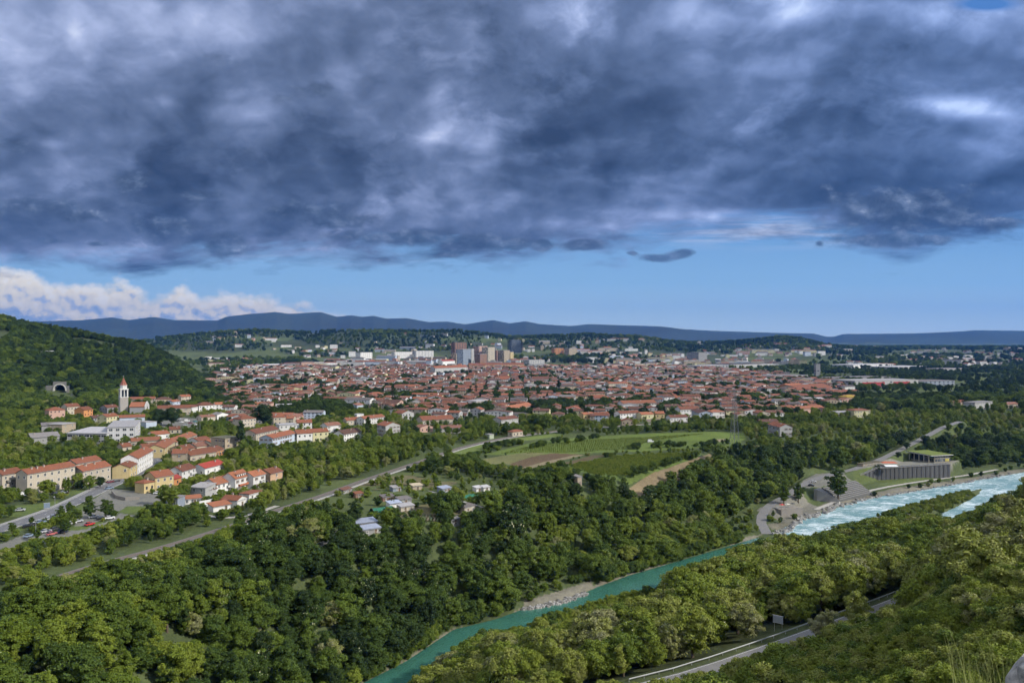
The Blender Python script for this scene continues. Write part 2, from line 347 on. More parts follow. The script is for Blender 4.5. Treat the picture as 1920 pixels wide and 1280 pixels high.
# ------------------------------------------------------------------ strips (roads, rail, paths)
def resample(pl, step):
    out = []
    for a, b in zip(pl[:-1], pl[1:]):
        L = math.hypot(b[0]-a[0], b[1]-a[1]); n = max(1, int(L/step))
        for k in range(n): out.append(tuple(a[i]+(b[i]-a[i])*k/n for i in range(len(a))))
    out.append(tuple(pl[-1])); return out
def smooth(pl, it=2):
    for _ in range(it):
        q = [pl[0]]
        for a, b in zip(pl[:-1], pl[1:]):
            q += [tuple(a[i]*.75+b[i]*.25 for i in range(len(a))), tuple(a[i]*.25+b[i]*.75 for i in range(len(a)))]
        q.append(pl[-1]); pl = q
    return pl
def strip(name, pl, o0, o1, m, dz=.12, step=3.0, kind='structure', th=0.0):
    pl = resample([p[:2] for p in pl], step); A = offs(pl, o0); B = offs(pl, o1); nc = max(1, int(abs(o1-o0)/2))
    rows = []
    for k in range(nc+1):
        x = np.array([a[0]+(b[0]-a[0])*k/nc for a, b in zip(A, B)]); y = np.array([a[1]+(b[1]-a[1])*k/nc for a, b in zip(A, B)])
        rows.append(list(zip(x, y, H(x, y)+dz)))
    mb = MB()
    for k in range(nc):
        for i in range(len(pl)-1): mb.face([rows[k+1][i], rows[k+1][i+1], rows[k][i+1], rows[k][i]] if o0 > o1 else [rows[k][i], rows[k+1][i], rows[k+1][i+1], rows[k][i+1]])
    ob = mb.build(name, m); 
    if kind: tag(ob, kind=kind)
    return ob
M_asph = simple('asphalt', (.13,.13,.135), .9, sc=.4)
M_asph2 = simple('worn_asphalt', (.155,.15,.145), .9, sc=.3)
M_paint = simple('road_paint', (.42,.42,.41), .8)
M_ballast = simple('rail_ballast', (.125,.118,.11), .95, sc=2.5, var=.4)
M_gravel = simple('pale_gravel', (.33,.31,.28), .95, sc=1.5)
M_kerb = simple('kerb_stone', (.25,.245,.235), .9)
main = smooth([P(a, b) for a, b in MAINROAD])
strip('main_road', main, -4.3, 4.3, M_asph, .10)
strip('road_edge_line', main, 3.9, 3.75, M_paint, .115); strip('road_edge_line', main, -3.75, -3.9, M_paint, .115)
def dashes(name, pl, w, m, dz, on=3, off_=5):
    pl = resample(pl, 1.0); mb = MB(); i = 0
    while i+on < len(pl):
        seg = pl[i:i+on+1]; A = offs([p[:2] for p in seg], -w); B = offs([p[:2] for p in seg], w)
        for k in range(on):
            q = [A[k], B[k], B[k+1], A[k+1]]; z = [Hs(*p)+dz for p in q]
            mb.face([(p[0], p[1], zz) for p, zz in zip(q, z)])
        i += on+off_
    tag(mb.build(name, m), kind='structure')
dashes('road_centre_line', main[6:-6], .07, M_paint, .115)
def kerb(name, pl, off):
    pl = resample([p[:2] for p in pl], 3.0); A = offs(pl, off); B = offs(pl, off+.25); mb = MB()
    za = H(np.array([p[0] for p in A]), np.array([p[1] for p in A]))
    for k in range(len(pl)-1):
        z0, z1 = za[k], za[k+1]
        mb.hexa([(*A[k], z0), (*B[k], z0), (*B[k+1], z1), (*A[k+1], z1)], [(*A[k], z0+.22), (*B[k], z0+.22), (*B[k+1], z1+.22), (*A[k+1], z1+.22)])
    tag(mb.build(name, M_kerb), kind='structure')
kerb('kerb', main, 4.4); kerb('kerb', main, -4.65)
strip('pavement', main, -6.6, -4.7, M_kerb, .2)
RAIL = smooth([P(a, b) for a, b in [(20,1112),(100,1084),(215,1050),(300,1028),(380,1003),(440,984),(500,962),(600,931),(680,901),(740,881),(800,861),(850,843),(900,830),(960,818),(1050,807),(1130,800),(1225,794),(1300,790),(1380,788)]])
strip('railway_bed', RAIL, -2.4, 2.4, M_ballast, .15)
strip('gravel_path', RAIL, 2.9, 5.4, M_gravel, .12)
mb = MB()
for off in (-.72, .72):
    pl = resample(RAIL, 4.0); A = offs(pl, off-.05); B = offs(pl, off+.05)
    for k in range(len(pl)-1): mb.hexa([(*A[k],.16),(*B[k],.16),(*B[k+1],.16),(*A[k+1],.16)], [(*A[k],.34),(*B[k],.34),(*B[k+1],.34),(*A[k+1],.34)], bottom=False)
tag(mb.build('railway_rails', simple('rail_steel', (.2,.15,.12), .5, .5, .5)), 'pair of brown steel rails curving past the fields', 'railway track')
strip('access_road', smooth(ACC, 1), -2.9, 2.9, M_asph2, .14)
strip('river_promenade', smooth(PROM, 1), -1.7, 1.7, M_gravel, .14)
strip('hillside_road', smooth(ROADC, 1), -3.7, 3.7, M_asph2, .12)
strip('road_edge_line', smooth(ROADC, 1), 3.35, 3.2, M_paint, .135); strip('road_edge_line', smooth(ROADC, 1), -3.2, -3.35, M_paint, .135)
dashes('road_centre_line', smooth(ROADC, 1), .08, M_paint, .135)
strip('square_road', [P(380,800), P(425,797), P(432,780), P(430,765), P(428,752)], -3.5, 3.5, M_asph2, .10)
strip('lower_lane', smooth([P(a,b) for a,b in [(312,930),(350,960),(420,972),(470,965),(520,948)]],1), -1.6, 1.6, M_gravel, .1)
strip('garden_path', smooth([P(a,b) for a,b in [(585,1028),(612,1015),(625,1008),(650,985)]],1), -2.0, 2.0, M_gravel, .12)
strip('garden_path', smooth([P(a,b) for a,b in [(805,920),(850,935),(885,945),(905,950)]],1), -.8, .8, M_gravel, .12)
# ------------------------------------------------------------------ water
def water():
    mb = MB(); n = len(FAR)
    a = resample(offs(FAR, -3), 1e9); 
    A = [p for p in FAR]; B = [p for p in NEAR]
    # one sheet a little wider than the banks, the ground hides its rim
    def rs(pl, k):
        L = [0]
        for p, q in zip(pl[:-1], pl[1:]): L.append(L[-1]+math.hypot(q[0]-p[0], q[1]-p[1]))
        t = np.linspace(0, L[-1], k); return np.stack([np.interp(t, L, [p[0] for p in pl]), np.interp(t, L, [p[1] for p in pl])], 1)
    K = 400; A = rs(offs(FAR, -5), K); B = rs(offs(NEAR, 5), K)
    V = []; M = 14
    for i in range(K):
        for j in range(M+1): p = A[i]*(1-j/M)+B[i]*j/M; V.append((p[0], p[1], -30.0))
    for i in range(K-1):
        for j in range(M): k = i*(M+1)+j; mb.f.append([k, k+1, k+M+2, k+M+1]); mb.m.append(0); mb.c.append((1,1,1))
    mb.v = V; o = mb.build('river_water', watermat()); tag(o, kind='structure')
def watermat():
    m, nt, o = mat('river_water'); g = geo(nt); sp = N(nt, 'ShaderNodeSeparateXYZ'); nt.links.new(g, sp.inputs[0])
    rap = mth(nt, 'MULTIPLY', mth(nt, 'SUBTRACT', sp.outputs[0], 120.0), 1/40, clamp=True)
    mp = N(nt, 'ShaderNodeMapping', i={'Rotation': (0,0,math.radians(-20)), 'Scale': (.07,.17,1)}); nt.links.new(g, mp.inputs[0])
    n = noise(nt, mp.outputs[0], 1.5, 8, .66, 1.6); n2 = noise(nt, mp.outputs[0], 7.0, 4, .6)
    big = noise(nt, g, .03, 2)
    f = mth(nt, 'ADD', mth(nt, 'MULTIPLY', n, .8), mth(nt, 'ADD', mth(nt, 'MULTIPLY', n2, .28), mth(nt, 'MULTIPLY', big, .34)))
    foam = ramp(nt, f, [(.70,(0,0,0)),(.80,(.6,.6,.6)),(.92,(1,1,1))])
    foam = mth(nt, 'MULTIPLY', foam, rap)
    calm = mixc(nt, noise(nt, g, .05, 3), (.028,.100,.074), (.046,.145,.106)); fast = mixc(nt, n, (.07,.16,.17), (.22,.35,.37))
    base = mixc(nt, mth(nt, 'MULTIPLY', rap, .9), calm, fast)
    c = mixc(nt, foam, base, (.80,.86,.87))
    b = N(nt, 'ShaderNodeBsdfPrincipled', i={'Specular IOR Level': .5}); nt.links.new(c, b.inputs['Base Color'])
    nt.links.new(mth(nt, 'ADD', .14, mth(nt, 'MULTIPLY', rap, .35)), b.inputs['Roughness'])
    rip = noise(nt, g, 1.2, 3)
    u = N(nt, 'ShaderNodeBump', i={'Distance': .5}); nt.links.new(mth(nt, 'ADD', mth(nt, 'MULTIPLY', mth(nt, 'MULTIPLY', n, rap), 3.0), mth(nt, 'MULTIPLY', rip, .45)), u.inputs['Height']); u.inputs['Strength'].default_value = .5
    nt.links.new(u.outputs[0], b.inputs['Normal']); nt.links.new(b.outputs[0], o.inputs[0]); return m
water()
# ------------------------------------------------------------------ tree meshes
def crown_mesh(name, seed, Ht, R, base=.18, clumps=34, leaves=120, ls=.42, shape='round', bloom=0.0):
    g = np.random.default_rng(seed); cs = []; cr = []
    zc = Ht*(base+1)/2; zr = Ht*(1-base)/2
    ph = g.uniform(0, 6.28, 6)
    while len(cs) < clumps:
        p = g.uniform(-1, 1, 3); d = np.linalg.norm(p)
        if d > 1 or d < .3: continue
        a = math.atan2(p[1], p[0]); lob = 1+.22*math.sin(2*a+ph[0])+.16*math.sin(3*a+ph[1]+2*p[2])+.12*math.sin(5*a+ph[2])
        q = p*np.array([R, R, zr])*.84; q[:2] *= lob
        if shape == 'cone': q[:2] *= (1-(p[2]+1)/2*.88)*1.05
        if shape == 'column': q[:2] *= 1-.5*abs(p[2])**2
        if shape == 'round' and p[2] < -.5: q[:2] *= .7
        q[2] += zc+(R*.12*math.sin(3*a+ph[3]) if shape == 'round' else 0); cs.append(q); cr.append(R*g.choice([.11,.15,.20,.27])*g.uniform(.85,1.2)*(0.8 if shape == 'cone' else 1))
    cs = np.array(cs); cr = np.array(cr); K = len(cs)
    n = g.normal(size=(K, leaves, 3)); n /= np.linalg.norm(n, axis=2, keepdims=True)
    n[..., 2] = np.where(n[..., 2] < -.3, -n[..., 2], n[..., 2])
    rad = cr[:, None, None]*g.uniform(.45, 1.22, (K, leaves, 1))*np.array([1,1,.8])
    c = (cs[:, None]+n*rad).reshape(-1, 3)
    keep = g.random(K*leaves) < np.repeat(np.clip((cr/(R*.27))**1.5, .25, 1), leaves); c = c[keep]; nf = n.reshape(-1, 3)[keep]
    out = c-np.array([0,0,zc*.8]); out /= np.linalg.norm(out, axis=1, keepdims=True)+1e-6
    nn = nf*.6+out*.3+g.normal(size=c.shape)*.5+np.array([0,0,.15]); nn /= np.linalg.norm(nn, axis=1, keepdims=True)
    a = np.cross(nn, g.normal(size=c.shape)); a /= np.linalg.norm(a, axis=1, keepdims=True); b = np.cross(nn, a)
    s = ls*g.uniform(.55, 1.45, (len(c), 1)); s2 = s*g.uniform(.35, .7, (len(c), 1))
    V = np.stack([c-a*s, c-b*s2+nn*s*.15, c+a*s, c+b*s2-nn*s*.1], 1).reshape(-1, 3)
    me = bpy.data.meshes.new(name); m = len(c); me.vertices.add(m*4); me.vertices.foreach_set('co', V.astype(np.float32).ravel())
    me.loops.add(m*4); me.loops.foreach_set('vertex_index', np.arange(m*4, dtype=np.int32)); me.polygons.add(m)
    me.polygons.foreach_set('loop_start', np.arange(0, m*4, 4, dtype=np.int32)); me.update(calc_edges=True)
    me.materials.append(M_leaf); me.materials.append(M_bloom)
    if bloom: me.polygons.foreach_set('material_index', ((g.random(m) < bloom) & (nf[:, 2] > -.1)).astype(np.int32))
    return me
def trunk_mesh(name, seed, Ht, R):
    g = random.Random(seed); mb = MB(); h = Ht*.55; r = Ht*.022+.05
    p = (0,0,-1.0); q = (g.uniform(-.2,.2), g.uniform(-.2,.2), h*.5); t = (g.uniform(-.4,.4), g.uniform(-.4,.4), h*1.4)
    mb.tube(p, q, r*1.25, r*.8); mb.tube(q, t, r*.8, r*.25)
    for k in range(6):
        a = g.uniform(0, 6.28); z = h*g.uniform(.35, .95); L = R*g.uniform(.5,.8); s = (q[0]*z/h, q[1]*z/h, z)
        mb.tube(s, (math.cos(a)*L, math.sin(a)*L, z+L*g.uniform(.5,.9)), r*.4, r*.1, 4)
    o = mb; me = bpy.data.meshes.new(name); me.from_pydata(mb.v, [], mb.f); me.materials.append(M_bark); return me
# kinds: (mesh height, radius)
TK = {}
for k, a in enumerate([(10,4.2,.10,105,240,.20,'round',0),(10,3.5,.06,95,240,.19,'round',0),(10,4.8,.12,120,240,.21,'round',0),(10,2.8,.05,90,220,.185,'column',0),
                       (10,3.9,.10,100,240,.20,'round',.03),(10,2.6,.05,50,220,.25,'cone',0),(10,1.1,.02,44,170,.2,'column',0),(10,5.4,.0,90,190,.34,'round',0),
                       (10,4.4,.06,130,330,.19,'round',0),(10,5.0,.0,130,300,.22,'round',0)]):
    TK[k] = (crown_mesh('crown', 50+k, a[0], a[1], a[2], a[3], a[4], a[5], a[6], a[7]), trunk_mesh('trunk', 80+k, a[0], a[1]), a[1])
TKIND = {0:'broadleaf tree',1:'broadleaf tree',2:'spreading broadleaf tree',3:'upright broadleaf tree',4:'blossoming acacia tree',5:'conifer',6:'cypress',7:'bush',8:'broadleaf tree',9:'bush'}
TNAME = {0:'broadleaf_tree',1:'broadleaf_tree',2:'broadleaf_tree',3:'upright_tree',4:'acacia_tree',5:'conifer_tree',6:'cypress_tree',7:'bush',8:'broadleaf_tree',9:'bush'}
def plant(x, y, z, kind, h, tone, rz, wide=1.0):
    e = empty(TNAME[kind], (x, y, z), rz); s = h/10
    tr = link(bpy.data.objects.new('trunk', TK[kind][1])); tr.parent = e; tr.scale = (s, s, s)
    c = link(bpy.data.objects.new('crown', TK[kind][0])); c.parent = e; c.scale = (s*wide, s*wide, s); c['tone'] = float(tone)
    return e, c
def scatter(name, label, cat, kinds, T):
    """T: array rows x,y,z,scale,rot,tone ; kinds: list of crown objects the copies are made from"""
    if not len(T): return
    T = np.array(T, float); me = bpy.data.meshes.new(name); me.vertices.add(len(T)); me.vertices.foreach_set('co', T[:, :3].astype(np.float32).ravel())
    wv = rng.uniform(.8, 1.15, len(T)) if 'vine' not in name else np.ones(len(T)); sv = np.stack([T[:, 3]*wv, T[:, 3]*wv*rng.uniform(.9, 1.1, len(T)), T[:, 3]*rng.uniform(.9, 1.12, len(T))], 1); rv = np.stack([rng.normal(0, .06, len(T)), rng.normal(0, .06, len(T)), T[:, 4]], 1)
    for nm, arr in (('scl', sv), ('rot', rv)):
        at = me.attributes.new(nm, 'FLOAT_VECTOR', 'POINT'); at.data.foreach_set('vector', arr.astype(np.float32).ravel())
    for nm, col in (('tone', 5),):
        at = me.attributes.new(nm, 'FLOAT', 'POINT'); at.data.foreach_set('value', T[:, col].astype(np.float32))
    at = me.attributes.new('idx', 'INT', 'POINT'); at.data.foreach_set('value', rng.integers(0, len(kinds), len(T)).astype(np.int32))
    o = link(bpy.data.objects.new(name, me)); tag(o, label, cat, kind='stuff')
    ng = bpy.data.node_groups.new(name, 'GeometryNodeTree'); ng.interface.new_socket('Geometry', in_out='INPUT', socket_type='NodeSocketGeometry'); ng.interface.new_socket('Geometry', in_out='OUTPUT', socket_type='NodeSocketGeometry')
    gi = ng.nodes.new('NodeGroupInput'); go = ng.nodes.new('NodeGroupOutput'); ip = ng.nodes.new('GeometryNodeInstanceOnPoints'); j = ng.nodes.new('GeometryNodeJoinGeometry')
    for k in kinds:
        oi = ng.nodes.new('GeometryNodeObjectInfo'); oi.inputs['Object'].default_value = k; oi.inputs['As Instance'].default_value = True; ng.links.new(oi.outputs['Geometry'], j.inputs[0])
    def na(n, t):
        a = ng.nodes.new('GeometryNodeInputNamedAttribute'); a.data_type = t; a.inputs[0].default_value = n; return a.outputs[0]
    ng.links.new(gi.outputs[0], ip.inputs['Points']); ng.links.new(j.outputs[0], ip.inputs['Instance']); ip.inputs['Pick Instance'].default_value = True
    ng.links.new(na('idx', 'INT'), ip.inputs['Instance Index']); ng.links.new(na('rot', 'FLOAT_VECTOR'), ip.inputs['Rotation']); ng.links.new(na('scl', 'FLOAT_VECTOR'), ip.inputs['Scale'])
    ng.links.new(ip.outputs[0], go.inputs[0]); md = o.modifiers.new('scatter', 'NODES'); md.node_group = ng; return o
print('time before c', round(time.time()-_T0,1))
# ------------------------------------------------------------------ buildings
WC = {'cream':(.48,.42,.33),'white':(.72,.71,.69),'pale grey':(.42,.42,.41),'grey':(.27,.27,.27),'yellow':(.52,.41,.20),'tan':(.38,.31,.22),'pink':(.52,.33,.26),'orange':(.55,.24,.08),
      'pale blue':(.45,.52,.62),'peach':(.58,.38,.24),'pale yellow':(.58,.54,.32),'brown':(.24,.13,.09),'red':(.36,.035,.04),'pale green':(.40,.45,.33),'blue grey':(.22,.26,.32)}
RC = {'terracotta':(.33,.105,.048),'orange':(.40,.14,.065),'brown':(.15,.065,.042),'red':(.42,.045,.03),'rust':(.27,.085,.040),'pinkish':(.30,.13,.085),'grey':(.25,.25,.25),'white':(.66,.67,.70),'pale grey':(.42,.42,.42),'dark grey':(.10,.10,.10),'blue':(.42,.50,.66),'mossy':(.16,.17,.11)}
BRECTS = []; FACES = []
def windows_on(mbw, fr, L, h, rows, cols, y, flip=1, x0=None, w=1.0, hh=1.3, own=None, m=None, parent=None):
    pass
_wm = {}
def win_mesh(w, h, shutter=False):
    k = (round(w, 1), round(h, 1), shutter)
    if k in _wm: return _wm[k]
    mb = MB(); t = .12
    mb.box(-w/2, w/2, -.03, .05, 0, h, 0)
    for a in ((-w/2-t, -w/2, -t, h+t), (w/2, w/2+t, -t, h+t)): mb.box(a[0], a[1], -.08, .05, a[2], a[3], 1)
    mb.box(-w/2, w/2, -.08, .05, h, h+t, 1); mb.box(-w/2-.18, w/2+.18, -.16, .05, -t, 0, 1); mb.box(-.04, .04, -.06, -.03, 0, h, 1)
    if shutter:
        for s in (-1, 1): mb.box(s*(w/2+t)+(0 if s > 0 else -.5), s*(w/2+t)+(.5 if s > 0 else 0), -.12, -.02, 0, h, 2)
    me = bpy.data.meshes.new('window'); me.from_pydata(mb.v, [], mb.f)
    for q in (M_win, M_frame, simple('shutter_paint', (.16,.09,.05))): me.materials.append(q)
    me.polygons.foreach_set('material_index', mb.m); _wm[k] = me; return me
def wall_sides(L, D): # (origin, dir, length) for front, right, back, left ; outward normal = dir rotated -90
    return [((-L/2,0),(1,0),L), ((L/2,0),(0,1),D), ((L/2,D),(-1,0),L), ((-L/2,D),(0,-1),D)]
def house(p0, p1, D, h, roof='x', rise=2.2, wc='cream', rc='terracotta', label=None, storeys=2, cols=None, detail=None, cat='house', name=None, group=None, oh=.5, chim=1, world=None, ang=None, winw=1.15, winh=1.5, side=True, mbs=None, z=None, jit=True, balcony=None, dormer=False, porch=None, gable_win=True, band=False, bare=False):
    if world: (x0, y0), (x1, y1) = world
    else: x0, y0 = W(*p0); x1, y1 = W(*p1)
    L = math.hypot(x1-x0, y1-y0); ang = math.atan2(y1-y0, x1-x0); mx, my = (x0+x1)/2, (y0+y1)/2
    zb = z if z is not None else Hs(mx-math.sin(ang)*D/2, my+math.cos(ang)*D/2)
    dist = math.hypot(mx, my); pxw = max(L, D)/dist*F
    BRECTS.append((mx, my, ang, L, D)); 
    for k in ((.1,.5,.9) if mbs is None else ()):
        for q in ((.35,.7,1.0) if label and not group else (.8,)): FACES.append((x0+(x1-x0)*k, y0+(y1-y0)*k, zb+h*q))
    if detail is None: detail = pxw > 30 and mbs is None
    w = WC[wc] if isinstance(wc, str) else wc; r = RC[rc] if isinstance(rc, str) else rc
    if jit:
        j = rnd.uniform(.88,1.1); w = tuple(c*j for c in w); j = rnd.uniform(.55,1.1); r = tuple(c*j for c in r)
    T = (lambda p: p)
    if mbs is not None:
        ca, sa = math.cos(ang), math.sin(ang); T = lambda p: (mx+p[0]*ca-p[1]*sa, my+p[0]*sa+p[1]*ca, zb+p[2]); mw, mr = mbs
        root = None
    else:
        root = empty(name or ('apartment_block' if cat == 'apartment block' else 'tiled_roof_house' if cat == 'house' else cat.replace(' ', '_')), (mx, my, zb), ang); tag(root, label, cat, group); mw = MB(); mr = MB()
    g = -1.5
    if roof == 'x': hr = rise; rl = [(-L/2,0,h),(L/2,0,h),(L/2,D/2,h+hr),(-L/2,D/2,h+hr)]
    c4 = [(-L/2,0),(L/2,0),(L/2,D),(-L/2,D)]
    for i in range(4):
        a, b = c4[i], c4[(i+1) % 4]; pts = [(*a,g),(*b,g),(*b,h)]
        if roof == 'x' and i in (1, 3): pts.append((a[0], D/2, h+rise*.97))
        if roof == 'y' and i in (0, 2): pts.append((0, a[1], h+rise*.97))
        if roof == 'shed' and i in (1,3): pts = [(*a,g),(*b,g),(*b,h+(rise if b[1] > 0 else 0)*.97),(*a,h+(rise if a[1] > 0 else 0)*.97)]; mw.face([T(p) for p in pts], 0, w); continue
        if roof == 'shed' and i == 2: pts = [(*a,g),(*b,g),(*b,h+rise*.97)]; pts.append((*a,h+rise*.97)); mw.face([T(p) for p in pts], 0, w); continue
        pts.append((*a,h)); mw.face([T(p) for p in pts], 0, w)
    t = .22
    def slab(q):
        q = [Vector(p) for p in q]; n = (q[1]-q[0]).cross(q[3]-q[0]).normalized()
        if n.z < 0: n = -n
        mr.hexa([T(p) for p in q], [T(p+n*t) for p in q], 0, r)
    if roof == 'x':
        k = rise/(D/2)
        slab([(-L/2-oh*.6,-oh,h-oh*k),(L/2+oh*.6,-oh,h-oh*k),(L/2+oh*.6,D/2,h+rise),(-L/2-oh*.6,D/2,h+rise)])
        slab([(-L/2-oh*.6,D/2+.002,h+rise),(L/2+oh*.6,D/2+.002,h+rise),(L/2+oh*.6,D+oh,h-oh*k),(-L/2-oh*.6,D+oh,h-oh*k)])
    elif roof == 'y':
        k = rise/(L/2)
        slab([(-L/2-oh,-oh*.6,h-oh*k),(0,-oh*.6,h+rise),(0,D+oh*.6,h+rise),(-L/2-oh,D+oh*.6,h-oh*k)])
        slab([(.002,-oh*.6,h+rise),(L/2+oh,-oh*.6,h-oh*k),(L/2+oh,D+oh*.6,h-oh*k),(.002,D+oh*.6,h+rise)])
    elif roof == 'hip':
        e = [(-L/2-oh,-oh,h-.1),(L/2+oh,-oh,h-.1),(L/2+oh,D+oh,h-.1),(-L/2-oh,D+oh,h-.1)]; e2 = [(a,b,c+.18) for a,b,c in e]
        for i in range(4): mr.face([T(p) for p in (e[i], e[(i+1)%4], e2[(i+1)%4], e2[i])], 0, r)
        mr.face([T(p) for p in e[::-1]], 0, r)
        if L >= D: ra, rb = (-(L-D)/2-.01, D/2, h+rise), ((L-D)/2+.01, D/2, h+rise); fs = [(e2[0],e2[1],rb,ra),(e2[1],e2[2],rb),(e2[2],e2[3],ra,rb),(e2[3],e2[0],ra)]
        else: ra, rb = (0, L/2, h+rise), (0, D-L/2, h+rise); fs = [(e2[0],e2[1],ra),(e2[1],e2[2],rb,ra),(e2[2],e2[3],rb),(e2[3],e2[0],ra,rb)]
        for f in fs: mr.face([T(p) for p in f], 0, r)
    elif roof == 'flat':
        e = [(-L/2-oh*.5,-oh*.5),(L/2+oh*.5,-oh*.5),(L/2+oh*.5,D+oh*.5),(-L/2-oh*.5,D+oh*.5)]
        mr.hexa([T((*p,h)) for p in e], [T((*p,h+.35)) for p in e], 0, r)
    elif roof == 'shed':
        k = rise/D; slab([(-L/2-oh,-oh,h-oh*k),(L/2+oh,-oh,h-oh*k),(L/2+oh,D+oh,h+rise+oh*k),(-L/2-oh,D+oh,h+rise+oh*k)])
    # windows
    wins = []
    if not bare:
        fh = h/storeys
        for si, (o, d, LL) in enumerate(wall_sides(L, D)):
            if si and not side: continue
            if (mbs is not None or not detail) and si == 2: continue
            n = cols if (si in (0, 2) and cols) else max(1, int(LL/(3.2 if detail else 3.6)))
            for s in range(storeys):
                for c in range(n):
                    if si in (1,3) and rnd.random() < .4: continue
                    if not (cols and si == 0) and rnd.random() < .12: continue
                    u = LL*(c+.5)/n; zz = s*fh+max(.7, (fh-winh)*.5)
                    wins.append((o[0]+d[0]*u, o[1]+d[1]*u, zz, si))
    rots = [0, math.pi/2, math.pi, -math.pi/2]; nrm = [(0,-1),(1,0),(0,1),(-1,0)]
    if detail and root is not None:
        me = win_mesh(winw, winh, rnd.random() < .3)
        for x, y, zz, si in wins[:95]:
            o = link(bpy.data.objects.new('window', me)); o.parent = root; o.location = (x+nrm[si][0]*.03, y+nrm[si][1]*.03, zz); o.rotation_euler = (0,0,rots[si])
        db = MB(); db.box(-.55,.55,-.08,.02,0,2.1,0,(.13,.08,.05)); db.box(-.7,-.55,-.12,.02,0,2.25,0,(.5,.48,.43)); db.box(.55,.7,-.12,.02,0,2.25,0,(.5,.48,.43)); db.box(-.55,.55,-.12,.02,2.1,2.25,0,(.5,.48,.43))
        d = db.build('door', M_wall, root, (L*rnd.choice((-.18,.02,.22)), -.04, 0))
    else:
        for x, y, zz, si in wins:
            dx, dy = nrm[si]; tx, ty = -dy, dx; q = .05; ww = winw*.5
            mw.face([T((x+dx*q+tx*s*ww, y+dy*q+ty*s*ww, zz+v)) for s, v in ((-1,0),(1,0),(1,winh),(-1,winh))], 1, (.03,.03,.03))
    if root is not None:
        mw.build('wall', [M_wall, M_win], root)
        ro = mr.build('roof', M_roof, root)
        for k in range(chim if roof in ('x','y','hip') else 0):
            cb = MB(); cx = L*(rnd.uniform(-.35,.35)); cy = D*rnd.uniform(.3,.45) if roof != 'y' else D*rnd.uniform(.2,.8)
            if roof == 'y': cx = L*.15
            zt = h+rise*(.6 if roof != 'hip' else .5)
            cb.box(-.35,.35,-.35,.35,-1.2,1.3,0,(.45,.38,.32)); cb.box(-.5,.5,-.5,.5,1.3,1.45,0,(.3,.28,.26)); cb.box(-.35,.35,-.35,.35,1.65,1.75,0,(.35,.14,.09))
            for sx in (-.3,.3): cb.box(sx-.05,sx+.05,-.3,.3,1.45,1.65,0,(.3,.28,.26))
            cb.build('chimney', M_wall, ro, (cx, cy, zt))
        if detail:
            gb = MB(); gb.tube((-L/2,-oh-.06,h-.25),(L/2,-oh-.06,h-.25),.09,.09,6); gb.tube((L/2-.15,-.1,h-.3),(L/2-.15,-.1,0),.06,.06,5); gb.build('gutter', M_metal, root)
        if balcony:
            for (bx0, bx1, bz, bc) in balcony:
                bb = MB(); bb.box(bx0,bx1,-1.3,-.02,bz,bz+.18,0,bc); bb.box(bx0,bx1,-1.3,-1.2,bz+.18,bz+1.1,0,bc); bb.box(bx0,bx0+.1,-1.2,-.02,bz+.18,bz+1.1,0,bc); bb.box(bx1-.1,bx1,-1.2,-.02,bz+.18,bz+1.1,0,bc); bb.build('balcony', M_wall, root)
        if dormer:
            b2 = MB(); k = rise/(D/2); z0 = h+.3; b2.box(-L*.3,L*.3,.6,D*.42,z0,z0+1.5,0,w)
            for q in range(4): xx = -L*.3+L*.6*(q+.5)/4; b2.box(xx-.45,xx+.45,.54,.6,z0+.35,z0+1.2,1)
            dd = b2.build('dormer', [M_wall, M_win], root); b3 = MB(); b3.box(-L*.34,L*.34,.3,D*.46,z0+1.5,z0+1.7,0,r); b3.build('dormer_roof', M_roof, dd)
    return root
H_ = house
# ---- foreground left cluster
A = 'apartment block'
H_((4,930),(42,922),8,11,'x',2,'cream','terracotta','cream three-storey block with dark balconies at the photo\'s left edge, behind a hedge',3,3,cat=A,balcony=[(-4,3,3.4,(.12,.12,.11)),(-4,3,6.8,(.12,.12,.11))])
H_((51,930),(141,912),8,11.5,'x',2.1,'cream','terracotta','long three-storey cream apartment block with dark end wall by the road bend',3,7,cat=A,chim=3)
H_((155,911),(208,899),9.5,8.2,'x',2.6,'cream','terracotta','cream two-storey block with skylights, between the long block and the yellow gable',2,5,cat=A,chim=3)
H_((143,893),(190,884),9,7.6,'x',2.2,'cream','rust','low reddish roof just behind the cream two-storey block with skylights',2)
H_((243,897),(257,889),9.5,6.6,'x',2,'yellow','terracotta','small yellow house with tan gable, joined to the tall white house',2,2)
H_((258,889),(287,871),9.5,9.6,'x',2.6,'white','terracotta','tall white three-storey house with many dark windows up the street',3,9,winw=1.1,winh=1.7)
H_((291,920),(326,914),10,7.2,'x',2.6,'yellow','rust','bright yellow villa with brown tiled roof beside the road junction',2,3,cat='villa')
H_((270,925),(290,921),7,5.4,'hip',1.5,'yellow','terracotta','low yellow porch wing with pillars, left side of the bright yellow villa',1,2)
H_((326,912),(340,908),6,4.2,'x',1.4,'orange','red','small orange-roofed annex on the right side of the yellow villa',1,1)
H_((341,903),(367,895),9,6.0,'x',2.4,'white','rust','white house with two chimneys behind the yellow villa',2,3,chim=2,balcony=[(1,6,2.8,(.6,.6,.58))])
H_((384,894),(421,884),9,5.2,'x',2.2,'white','red','white bungalow under a bright red roof',1,3)
H_((322,871),(350,870),13,7.2,'x',2.2,'tan','terracotta','blank tan house with one small window above the white house',2,1)
H_((357,869),(406,861),11,5.4,'x',2.8,'cream','terracotta','wide cream house whose large tiled roof sits behind the bright red roof',1,4)
H_((422,850),(449,846),15,10.6,'flat',0,'tan','mossy','tall flat-roofed tan block with few windows in the old village',3,2,cat='flat block')
H_((308,858),(328,844),12,6.6,'x',2.4,'yellow','orange','yellow street house with dark side wall, above the tan street wall',2,5)
